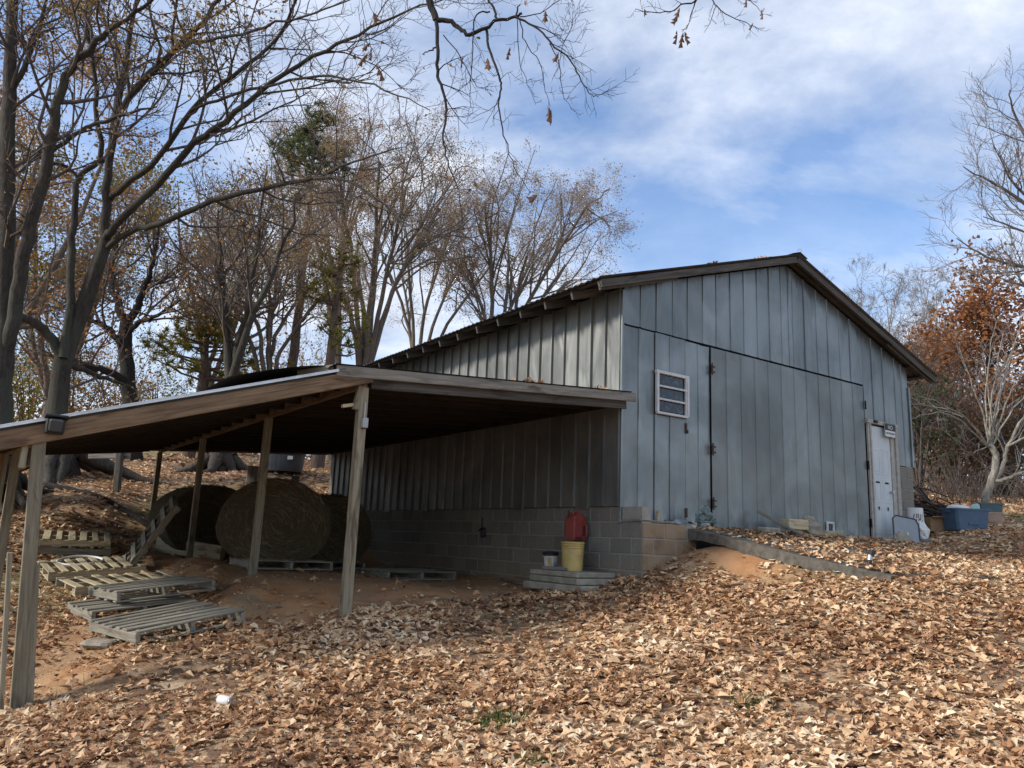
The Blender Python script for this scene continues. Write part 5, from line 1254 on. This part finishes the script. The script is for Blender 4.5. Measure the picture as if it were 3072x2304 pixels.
def bp(x, d): p = PX(x, 1300, d); p[2] = gz(p[0], p[1]); return p
G1 = 'bare oaks up the slope behind the barn'
def dome_tree(label, base, ctr, Rw, Rh, seed, leafm, group, nt=64, stems=7, frac=.7, per=4, size=.075, r0=.22, kid=(6, 1.45), nk=(4, 4), barkm='slope_bark', twigm='slope_twig'):
    T = Tree('slope_oak', label, 'tree', base, seed, group, barkm, twigm, leafm); q = T.rs; ctr = np.array(ctr)
    fork = base + [0, 0, (ctr[2] - Rh - base[2]) * .35 + .6]; T.limb([base - [0, 0, .4], base + [0, 0, .3], fork], [r0 * 1.5, r0 * 1.15, r0], 3, 9, .02)
    hubs = []
    for k in range(stems):
        a = 2 * math.pi * (k + q.uniform(-.3, .3)) / stems; f = q.uniform(.3, .75); hub = ctr + np.array([math.cos(a) * Rw * f, math.sin(a) * Rw * f, Rh * q.uniform(-.35, .25)]); m = fork + (hub - fork) * .5 - np.array([math.cos(a), math.sin(a), 0]) * Rw * f * .22 + q.normal(0, .15, 3)
        P, ro = T.limb([fork, m, hub], [r0 * .62, r0 * .45, r0 * .27], 6, 7, .03); hubs.append((P, ro))
    for k in range(nt):
        z = q.uniform(-.8, 1.0); a = q.rand() * 6.283; h = math.sqrt(max(0, 1 - z * z)); f = q.uniform(.62, .97); tg = ctr + np.array([math.cos(a) * h * Rw, math.sin(a) * h * Rw, z * Rh]) * f
        P, ro = min(hubs, key=lambda c: np.linalg.norm(c[0][-1] - tg) + q.uniform(0, 1.2)); i_ = int(len(P) * q.uniform(.5, .999)); st = P[i_]; m = (st + tg) / 2 + q.normal(0, .08 * Rw, 3) + [0, 0, .05 * Rh]
        Pb, rb_ = T.limb([st, m, tg], [ro[i_] * .55, ro[i_] * .38, .016], 4, 5, .03)
        T.sprout(Pb, rb_, n=kid[0], L=kid[1], lev=2, t0=.25, nk=nk, rmin=.0055, ang=(25, 55), up=.06, ratio=.58, wander=.25)
    T.leaves(frac, size, per, .14, (3,), lambda P, q: vn(P[:, 0] + seed * 7, P[:, 2] + P[:, 1] * .3, .5) + .35 * q.rand(len(P)) > .0); return T.done()
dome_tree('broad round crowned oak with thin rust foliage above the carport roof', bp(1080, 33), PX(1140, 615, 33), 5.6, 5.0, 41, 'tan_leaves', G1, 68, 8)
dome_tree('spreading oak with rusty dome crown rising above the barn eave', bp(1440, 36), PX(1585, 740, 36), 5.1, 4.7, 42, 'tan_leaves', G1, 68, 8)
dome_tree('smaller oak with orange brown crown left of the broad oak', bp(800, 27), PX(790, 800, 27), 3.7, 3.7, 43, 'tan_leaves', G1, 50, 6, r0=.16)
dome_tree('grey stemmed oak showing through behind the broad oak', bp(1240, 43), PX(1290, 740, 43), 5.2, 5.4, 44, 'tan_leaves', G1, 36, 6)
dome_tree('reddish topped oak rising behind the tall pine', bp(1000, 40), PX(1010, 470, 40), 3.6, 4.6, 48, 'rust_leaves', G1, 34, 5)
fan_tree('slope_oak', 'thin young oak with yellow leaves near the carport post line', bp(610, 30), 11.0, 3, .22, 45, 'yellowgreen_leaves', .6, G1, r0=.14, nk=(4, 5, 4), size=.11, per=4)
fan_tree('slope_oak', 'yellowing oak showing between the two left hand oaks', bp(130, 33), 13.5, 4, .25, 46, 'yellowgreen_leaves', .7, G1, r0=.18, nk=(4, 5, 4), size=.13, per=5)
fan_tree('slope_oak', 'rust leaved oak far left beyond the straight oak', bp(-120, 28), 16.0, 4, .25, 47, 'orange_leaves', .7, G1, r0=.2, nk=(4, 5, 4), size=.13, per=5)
# T3: trunk whose foot shows between the posts
b = PX(655, 1425, 22); b[2] = gz(b[0], b[1]); T = Tree('oak_tree', 'oak with a flared foot seen between the carport posts', 'tree', b, 51, None, 'oak_bark', 'twig_bark', 'orange_leaves')
T.limb([b - [0, 0, .3], b + [0, 0, .1], b + [-.02, 0, .6], b + [.0, 0, 2.5]], [.58, .44, .31, .25], 4, 11, .02)
for k, (dx, dy, h_) in enumerate(((-1.0, .2, 8.0), (.3, .3, 9.6), (1.6, -.3, 8.6))): T.limb([b + [0, 0, 2.4], b + [dx * .3, dy, 4.2], b + [dx * .7, dy, 6.3], b + [dx, dy, h_]], [.14, .10, .07, .02], 4, 7, .04, dict(n=11, L=2.6, lev=2, t0=.2, nk=(5, 6), rmin=.007))
roots(T, b, .5, 8, 1.1, 6); T.leaves(.16, .11, 2, .25, (3,)); T.done()

# pine
def pine(label, base, H, seed, c0=.55, rad=2.3, group='pines behind the barn', nb=64, nc=10, lm='needles'):
    T = Tree('pine_tree', label, 'tree', base, seed, group, 'pine_bark', 'pine_bark', lm); q = T.rs
    T.limb([base - [0, 0, .3], base + [.1, 0, H * .3], base + [.15, 0, H * .65], base + [.1, 0, H]], [.24, .20, .13, .03], 5, 8, .02); T.lf = MB()
    for k in range(nb):
        f = c0 + (1 - c0) * (k + q.rand()) / nb; a = q.rand() * 6.283; l = rad * (1 - ((f - c0) / (1 - c0)) ** 1.6 * .75) * q.uniform(.5, 1.1); p0 = base + [.12, 0, H * f]; d = np.array([math.cos(a), math.sin(a), q.uniform(-.05, .35)]); p1 = p0 + d * l * .6; p2 = p0 + d * l + [0, 0, .12 * l]
        T.cr.tube([p0, p1, p2], [.045, .03, .012], 4, False)
        for j in range(nc):
            c = p0 + (p2 - p0) * q.uniform(.35, 1.05) + q.normal(0, .16, 3)
            n = 30; dd = q.normal(0, 1, (n, 3)) + [0, 0, .35]; dd /= np.linalg.norm(dd, axis=1)[:, None]; ll = q.uniform(.18, .36, n)[:, None]; sd = np.cross(dd, q.normal(0, 1, (n, 3))); sd /= np.linalg.norm(sd, axis=1)[:, None]
            V = np.stack([c - sd * .02, c + sd * .02, c + dd * ll], 1).reshape(-1, 3); T.lf.add(V, None, np.arange(n * 3).reshape(-1, 3), a=np.clip(q.rand(n) * .6 + .4 * q.rand(), 0, 1))
    return T.done()
b = bp(850, 31); top = PX(835, 350, 31); pine('tall dark green pine rising among the bare oaks', b, top[2] - b[2], 61, .74, 2.5, nb=46, nc=7)
b = bp(960, 26); top = PX(960, 740, 26); pine('lower green pine half hidden by oak stems above the carport', b, top[2] - b[2], 62, .5, 1.8, nb=22, nc=4, lm='yellow_needles')
b = bp(575, 27); top = PX(575, 930, 27); pine('short yellowish pine beside the thin young oak', b, top[2] - b[2], 63, .5, 2.3, nb=36, nc=7, lm='yellow_needles')

# shrubs and brush
def shrub(name, label, base, rx, rz_, seed, leafm, n=1500, size=.12, group=None, stems=9, cat='shrub', sparse=0.0):
    T = Tree(name, label, cat, base, seed, group, 'twig_bark', 'twig_bark', leafm); q = T.rs
    for k in range(stems):
        a = q.rand() * 6.283; e = base + [math.cos(a) * rx * q.uniform(.3, .9), math.sin(a) * rx * q.uniform(.3, .9), rz_ * q.uniform(.6, 1.05)]; m = (base + e) / 2 + [0, 0, .2 * rz_]
        T.limb([base - [0, 0, .1], m, e], [.04, .025, .008], 3, 5, .03, dict(n=6, L=rz_ * .45, lev=1, nk=(5,), rmin=.006, t0=.3))
    if n:
        d = q.normal(0, 1, (n, 3)); d /= np.linalg.norm(d, axis=1)[:, None]; rr = q.rand(n) ** .45; P = base + d * rr[:, None] * [rx, rx, rz_ * .55] + [0, 0, rz_ * .55]
        k = vn(P[:, 0] * 1.0 + seed, P[:, 2] + P[:, 1], 1.2) > -.12 + sparse; P = P[k]; P[:, 2] = np.maximum(P[:, 2], base[2] + .05); T.lf = MB(); scatter(T.lf, P[:, 0], P[:, 1], P[:, 2], np.full(len(P), size), [3], 1.2, q, N=1, val=q.rand(len(P)))
    return T.done()
G2 = 'autumn shrubs on the far slope'
for k, (x, d, rx, rz_, lm, lab) in enumerate(((-40, 40, 2.6, 4.6, 'yellowgreen_leaves', 'olive yellow shrub at the far left of the slope'), (90, 42, 2.8, 4.4, 'yellowgreen_leaves', 'yellow green shrub behind the straight oak'), (220, 44, 3.0, 4.8, 'orange_leaves', 'orange shrub just right of the leaning oak trunk'), (345, 46, 2.8, 4.3, 'orange_leaves', 'orange gold shrub behind the dark squat oak'), (470, 48, 2.5, 3.6, 'yellowgreen_leaves', 'low olive shrub right of the dark squat oak'), (690, 50, 3.2, 4.2, 'brown_leaves', 'brown shrub behind the step in the carport roof'), (840, 46, 3.0, 4.6, 'orange_leaves', 'gold brown shrub behind the carport ridge'))):
    shrub('shrub', lab, bp(x, d), rx * 1.2, rz_ * 1.6, 70 + k, lm, 3600, .17, G2)
# ------------------------------------------------------------------ right of the barn
b = PX(2954, 1511, 17); b[2] = gz(b[0], b[1])
T = Tree('crepe_myrtle', 'pale barked crepe myrtle with a leaning trunk and bare whips', 'tree', b, 81, None, 'myrtle_bark', 'pale_twig')
T.limb([b - [0, 0, .2]] + path([(2954, 1505), (2966, 1465), (2986, 1400), (2985, 1362), (2966, 1331)], 17), [.11, .085, .075, .07, .068, .06], 4, 10, .008)
wk = dict(n=6, L=.9, lev=1, t0=.3, nk=(4,), rmin=.005, ang=(20, 45))
for k, (pts, d1, r_) in enumerate((([(2966, 1331), (2950, 1244), (2918, 1157), (2880, 1045)], 16.5, .05), ([(2962, 1335), (2898, 1255), (2825, 1213), (2740, 1178)], 16, .045), ([(2960, 1338), (2880, 1262), (2807, 1238), (2730, 1258)], 15.8, .04), ([(2972, 1330), (2968, 1240), (2985, 1130), (3010, 1000)], 17, .05), ([(2974, 1330), (2990, 1230), (3020, 1120), (3050, 1010)], 17.4, .05), ([(2976, 1332), (3005, 1240), (3050, 1150), (3110, 1070)], 17, .045), ([(2970, 1330), (2975, 1250), (2962, 1150), (2945, 1060)], 17.6, .04), ([(2978, 1335), (3020, 1260), (3080, 1180), (3150, 1120)], 16.6, .045), ([(2960, 1340), (2940, 1350), (2905, 1357), (2876, 1335)], 16.5, .02), ([(2972, 1330), (2994, 1200), (3030, 1060), (3075, 930)], 17.2, .05), ([(2968, 1330), (2956, 1200), (2965, 1080), (2990, 960)], 17.3, .045))):
    T.limb(path(pts, 17, d1), list(np.linspace(r_ * .55, .006, len(pts))), 5, 6, .015, wk)
T.limb(path([(2984, 1440), (3012, 1390), (3022, 1340), (3072, 1250), (3130, 1180)], 17, 16.8), [.05, .045, .036, .026, .01], 4, 8, .01, wk); T.limb(path([(2980, 1445), (3025, 1436), (3072, 1414), (3160, 1395)], 17, 16.5), [.045, .04, .03, .02], 4, 8, .01, wk); T.limb(path([(3020, 1342), (3060, 1320), (3110, 1290)], 16.9, 16.6), [.03, .024, .012], 4, 7, .01, wk)
T.done()
# rust red oak
b = bp(2985, 27); b[2] = gz(b[0], b[1]); top = PX(2985, 870, 27)
T = Tree('red_oak', 'dense rust red oak beyond the crepe myrtle', 'tree', b, 82, None, 'oak_bark', 'twig_bark', 'red_oak_leaves'); H = top[2] - b[2]
T.limb([b - [0, 0, .3], b + [0, 0, H * .4], b + [.1, 0, H * .92]], [.26, .20, .04], 5, 9, .03, dict(n=24, L=H * .34, lev=2, t0=.22, nk=(6, 6), rmin=.008, ang=(40, 75), up=.10)); T.leaves(.95, .17, 5, .34, (3,), lambda P, q: vn(P[:, 0] * 1.1 + 4, P[:, 2] * 1.1 + P[:, 1], .8) > -.22); T.done()
b = bp(2830, 31); top = PX(2830, 1000, 31); T = Tree('red_oak', 'smaller rust oak between the barn eave and the red oak', 'tree', b, 83, None, 'oak_bark', 'twig_bark', 'red_oak_leaves'); H = top[2] - b[2]
T.limb([b - [0, 0, .3], b + [0, 0, H * .4], b + [.1, 0, H * .92]], [.2, .15, .03], 5, 8, .03, dict(n=16, L=H * .30, lev=2, t0=.25, nk=(5, 5), rmin=.008, ang=(40, 75))); T.leaves(.8, .16, 3, .3, (3,), lambda P, q: vn(P[:, 0] * 1.1 + 9, P[:, 2] * 1.1, .8) > -.15); T.done()
# bare trees on the skyline
G3 = 'bare trees on the skyline right of the barn'
def bare(label, x, d, ytop, seed, stems=3, spread=.16):
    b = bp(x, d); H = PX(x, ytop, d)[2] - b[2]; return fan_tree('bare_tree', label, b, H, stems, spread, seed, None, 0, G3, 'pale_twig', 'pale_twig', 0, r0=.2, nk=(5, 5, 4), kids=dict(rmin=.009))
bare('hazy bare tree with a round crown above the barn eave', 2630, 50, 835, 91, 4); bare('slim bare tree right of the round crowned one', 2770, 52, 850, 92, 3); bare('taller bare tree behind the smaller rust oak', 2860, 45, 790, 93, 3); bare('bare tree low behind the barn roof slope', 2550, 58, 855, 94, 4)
# tall bare tree off to the right, its boughs reaching in
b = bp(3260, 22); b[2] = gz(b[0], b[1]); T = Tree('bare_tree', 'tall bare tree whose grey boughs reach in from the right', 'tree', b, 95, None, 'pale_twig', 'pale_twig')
top = PX(3250, 150, 22); T.limb([b - [0, 0, .3], b + (top - b) * .3, b + (top - b) * .6, top], [.28, .22, .15, .04], 5, 9, .03)
for k, pts in enumerate(([(3255, 1000), (3150, 830), (3072, 800), (2960, 770), (2870, 715)], [(3255, 900), (3150, 700), (3060, 600), (2960, 540), (2890, 500)], [(3255, 750), (3170, 560), (3100, 450), (3040, 330), (3030, 270)], [(3255, 820), (3150, 640), (3050, 560), (2980, 440)], [(3255, 1050), (3170, 900), (3080, 860), (2990, 830)], [(3255, 950), (3160, 780), (3070, 700), (2950, 650)])):
    T.limb(path(pts, 22, 19.5), list(np.linspace(.085, .012, len(pts))), 4, 7, .02, dict(n=10, L=1.9, lev=2, t0=.25, nk=(5, 5), rmin=.005, ang=(22, 50), up=.10))
T.done()
# mistletoe tuft
p = PX(2728, 1085, 45); shrub('mistletoe', 'round green mistletoe tuft in a bare tree over the eave', p, .7, 1.0, 99, 'evergreen_leaves', 500, .15, None, 4, 'mistletoe')
# thicket
G4 = 'brush along the field edge'
for k, (x, d, rx, rz_, lm, n, lab) in enumerate(((2745, 24, 1.4, 4.2, 'evergreen_leaves', 1500, 'dark evergreen shrub against the right side of the barn'), (2800, 27, 1.7, 4.0, 'brown_leaves', 1100, 'brown tangled brush right of the dark evergreen'), (2870, 26, 1.7, 3.0, 'brown_leaves', 1100, 'low brown brush left of the crepe myrtle trunk'), (2935, 28, 1.8, 2.8, 'evergreen_leaves', 900, 'dim green brush behind the crepe myrtle trunk'), (3010, 26, 1.8, 2.9, 'brown_leaves', 1100, 'brown brush right of the crepe myrtle trunk'), (3090, 25, 1.8, 3.2, 'evergreen_leaves', 1000, 'dark brush at the right end of the thicket'), (2830, 36, 2.6, 6.0, 'red_oak_leaves', 1500, 'reddish brush standing at the back of the thicket'), (2720, 34, 2.2, 6.5, 'brown_leaves', 1300, 'tall brown brush just over the barn eave corner'), (3000, 38, 3, 6, 'evergreen_leaves', 1400, 'deep green brush in the shade below the red oak'))):
    shrub('brush', lab, bp(x, d), rx, rz_, 110 + k, lm, n, .13, G4, 16)
mb = MB(); r = np.random.RandomState(33)
for k in range(420):
    x = r.uniform(2735, 3250); d = r.uniform(20.5, 30); p = PX(x, 1400, d); p[2] = gz(p[0], p[1]); a = r.rand() * 6.28; l = r.uniform(.7, 2.6); P = [p]; dd = np.array([math.cos(a) * .5, math.sin(a) * .5, 1.0])
    for j in range(5): dd = norm(dd + r.normal(0, .22, 3) - [0, 0, .22 * j * .7]); p = p + dd * l / 5; p[2] = max(p[2], gz(p[0], p[1]) + .02); P.append(p)
    mb.tube(P, np.linspace(r.uniform(.008, .02), .004, 6), 4, False)
o = mb.obj('bramble', 'twig_bark', None, True); o['kind'] = 'stuff'; tag(o, 'tangled bare bramble stems at the field edge', 'bramble')
# far wood closing the horizon
mb = MB(); lf = MB(); r = np.random.RandomState(44); n = 520
for k in range(n):
    a = R(-64 + 128 * k / n) + r.normal(0, .01); d = r.uniform(75, 120); x, y = d * math.sin(a), d * math.cos(a); z = gz(x, y); H = r.uniform(6, 11)
    mb.tube([(x, y, z - .5), (x + r.normal(0, .3), y, z + H * .6), (x + r.normal(0, .6), y, z + H)], [.2, .13, .04], 4, False)
    for j in range(9):
        t_ = r.uniform(.25, .9); aa = r.rand() * 6.28; l = H * .28 * (1.1 - t_); mb.tube([(x, y, z + H * t_), (x + l * math.cos(aa), y + l * math.sin(aa), z + H * t_ + l * .8)], [.07, .02], 3, False)
    m = 60; P = np.array([x, y, z + H * .55]) + r.normal(0, 1, (m, 3)) * [H * .15, H * .15, H * .22]; P[:, 2] = np.maximum(P[:, 2], z + .2); scatter(lf, P[:, 0], P[:, 1], P[:, 2], np.full(m, .42), [3], 1.2, r, N=1, val=r.rand(m))
o = mb.obj('far_wood', 'twig_bark', None); o['kind'] = 'stuff'; tag(o, 'distant leafless wood closing the horizon', 'wood')
o = lf.obj('far_wood_foliage', 'brown_leaves', None, attr=True); o['kind'] = 'stuff'; tag(o, 'thin brown foliage of the distant wood', 'foliage')

# ------------------------------------------------------------------ oak overhead, boughs hanging into view
b = np.array([4.6, -3.0, 0.]); b[2] = gz(b[0], b[1])
T = Tree('overhanging_oak', 'dark oak boughs hanging down overhead with a few withered leaves', 'tree', b, 120, None, 'dark_bark', 'dark_bark', 'brown_leaves')
T.limb([b - [0, 0, .3], b + [0, 0, 2.5], b + [-.2, .2, 5.2], b + [-.5, .6, 8.5]], [.4, .3, .24, .12], 5, 12, .02)
t1 = PX(1285, -25, 4.6); t2 = PX(2120, -60, 5.0)
T.limb([b + [-.1, .1, 4.6], b + [-1.6, 2.2, 5.8], b + [-3.4, 5.0, 6.6], t1 + [.25, .1, .7], t1], [.16, .12, .07, .04, .026], 5, 8, .01)
T.limb([b + [-.1, .1, 4.9], b + [-1.0, 2.6, 6.2], b + [-2.2, 5.6, 6.3], t2 + [.2, -.2, .4], t2], [.14, .09, .05, .02, .010], 5, 8, .01)
def tw(pts, d0, d1, r0, r1, sub=4, kids=None, n=6):
    T.limb(path(pts, d0, d1), list(np.linspace(r0, r1, len(pts))), sub, n, .004, kids)
kk = dict(n=9, L=.20, lev=1, t0=.2, nk=(3,), rmin=.0013, ang=(30, 60), up=.02, rr=.5)
tw([(1285, -25), (1292, 10), (1308, 60)], 4.6, 4.6, .026, .022)
tw([(1308, 60), (1311, 152), (1314, 228), (1333, 282), (1338, 347), (1330, 412), (1341, 483), (1372, 570), (1390, 690)], 4.6, 4.4, .013, .002, 4, dict(kk, n=12, L=.3, droop=.25))
tw([(1308, 58), (1346, 63), (1380, 85), (1406, 103), (1455, 84), (1493, 60), (1547, 52), (1566, 40)], 4.6, 4.5, .017, .008)
tw([(1493, 60), (1480, 25), (1455, -10)], 4.55, 4.6, .009, .007); tw([(1547, 52), (1560, 15)], 4.5, 4.5, .007, .004)
tw([(1311, 140), (1290, 152), (1272, 160)], 4.6, 4.5, .006, .003)
tw([(1547, 52), (1601, 76), (1650, 130), (1710, 179), (1737, 228), (1764, 277), (1791, 287), (1845, 260)], 4.5, 4.3, .008, .0015, 4, dict(kk, n=16, L=.22))
tw([(1601, 76), (1660, 100), (1690, 120), (1745, 130)], 4.5, 4.4, .004, .0013, 4, kk); tw([(1560, 50), (1620, 40), (1680, 0), (1720, -15)], 4.5, 4.4, .004, .0013, 4, kk); tw([(1690, 130), (1715, 80), (1718, 35)], 4.42, 4.4, .003, .0012, 3, kk)
tw([(1460, 90), (1466, 141), (1493, 217), (1504, 255), (1496, 304), (1504, 369), (1525, 445), (1550, 517), (1590, 577)], 4.55, 4.3, .009, .0015, 4, dict(kk, n=10, L=.26, droop=.2))
tw([(1558, 54), (1574, 125), (1618, 184), (1634, 255), (1650, 320)], 4.5, 4.4, .004, .0015, 4, dict(kk, n=7, L=.14, droop=.1)); tw([(1650, 130), (1677, 195), (1688, 282), (1726, 336)], 4.45, 4.4, .0035, .0012, 4, dict(kk, n=5, L=.12)); tw([(1552, 60), (1560, 179), (1574, 233), (1607, 314)], 4.5, 4.4, .0032, .0012, 4, dict(kk, n=5, L=.12))
tw([(1470, 35), (1428, 43), (1420, 98), (1420, 163), (1409, 244), (1414, 325)], 4.55, 4.5, .006, .0015, 4, dict(kk, n=9, L=.22, droop=.2)); tw([(1330, 105), (1380, 170), (1409, 225), (1440, 262), (1480, 250)], 4.58, 4.5, .004, .0013, 4, dict(kk, n=6, L=.14))
tw([(2120, -60), (2095, -3), (2046, 16), (1997, 38), (1930, 33), (1905, 27)], 5.0, 4.9, .008, .0015, 4, dict(kk, n=8, L=.14)); tw([(2090, 0), (2075, 40), (2062, 82), (2045, 88)], 5.0, 4.9, .004, .0015, 4, dict(kk, n=3, L=.08)); tw([(2120, -60), (2138, 0), (2176, 41), (2241, 70), (2269, 84)], 5.0, 4.9, .006, .0015, 4, dict(kk, n=8, L=.14)); tw([(2150, 15), (2135, 60), (2112, 98)], 5, 4.95, .003, .0012, 3, dict(kk, n=2, L=.06)); tw([(2120, -60), (2200, -10), (2262, 10), (2290, 45)], 5, 4.9, .005, .0013, 4, dict(kk, n=5, L=.1))
T.lf = MB(); LP = [(1655, 352, .11, 4), (1648, 340, .09, 4), (1466, 192, .09, 4), (1525, 158, .09, 4), (1636, 50, .09, 4), (1384, 185, .08, 4), (1668, 172, .08, 4), (1122, 53, .10, 3.4), (1099, 139, .09, 3.4), (1089, 176, .10, 3.4), (1115, 162, .09, 3.4), (1142, 215, .11, 3.4), (2044, 118, .12, 4), (2056, 112, .12, 4), (2032, 110, .12, 4), (2035, 40, .12, 4), (2030, 60, .10, 4), (1932, 38, .07, 4), (2288, 42, .08, 4), (2255, 78, .07, 4), (2240, 8, .07, 4), (1604, 595, .11, 4)]
q = np.random.RandomState(5)
for (x, y, s_, d) in LP:
    p = PX(x, y, 4.4 if x < 1800 else 4.9); tv, tq = TPL[q.choice([0, 1])]; V = tv * s_ * np.array([q.uniform(.35, .65), 1, 1]); V = V[:, [0, 2, 1]] * [1, 1, -1]; V[:, 1] = 1.1 * np.abs(V[:, 0]) + 5 * V[:, 0] * V[:, 2] + 3 * V[:, 2] ** 2; a = q.uniform(-.9, .9); V = V @ np.array(Matrix.Rotation(a, 3, 'Z') @ Matrix.Rotation(q.normal(0, .3), 3, 'Y')).T
    T.lf.add(V + p, tq, None, a=float(q.rand() * .35))
# leaves at the left hang on a thin spray
for (x0, y0, x1, y1) in ((1080, -30, 1122, 45), (1080, -30, 1099, 130), (1090, 60, 1089, 168), (1096, 100, 1115, 155), (1098, 120, 1142, 205)): tw([(x0, y0), ((x0 + x1) / 2 + 6, (y0 + y1) / 2), (x1, y1)], 4.5, 4.4, .003, .0012, 3)
t3 = PX(1080, -30, 4.5); T.limb([t1 + [.15, .06, .45], (t1 + t3) / 2 + [0, 0, .5], t3], [.02, .01, .003], 4, 6, .005)
T.done()
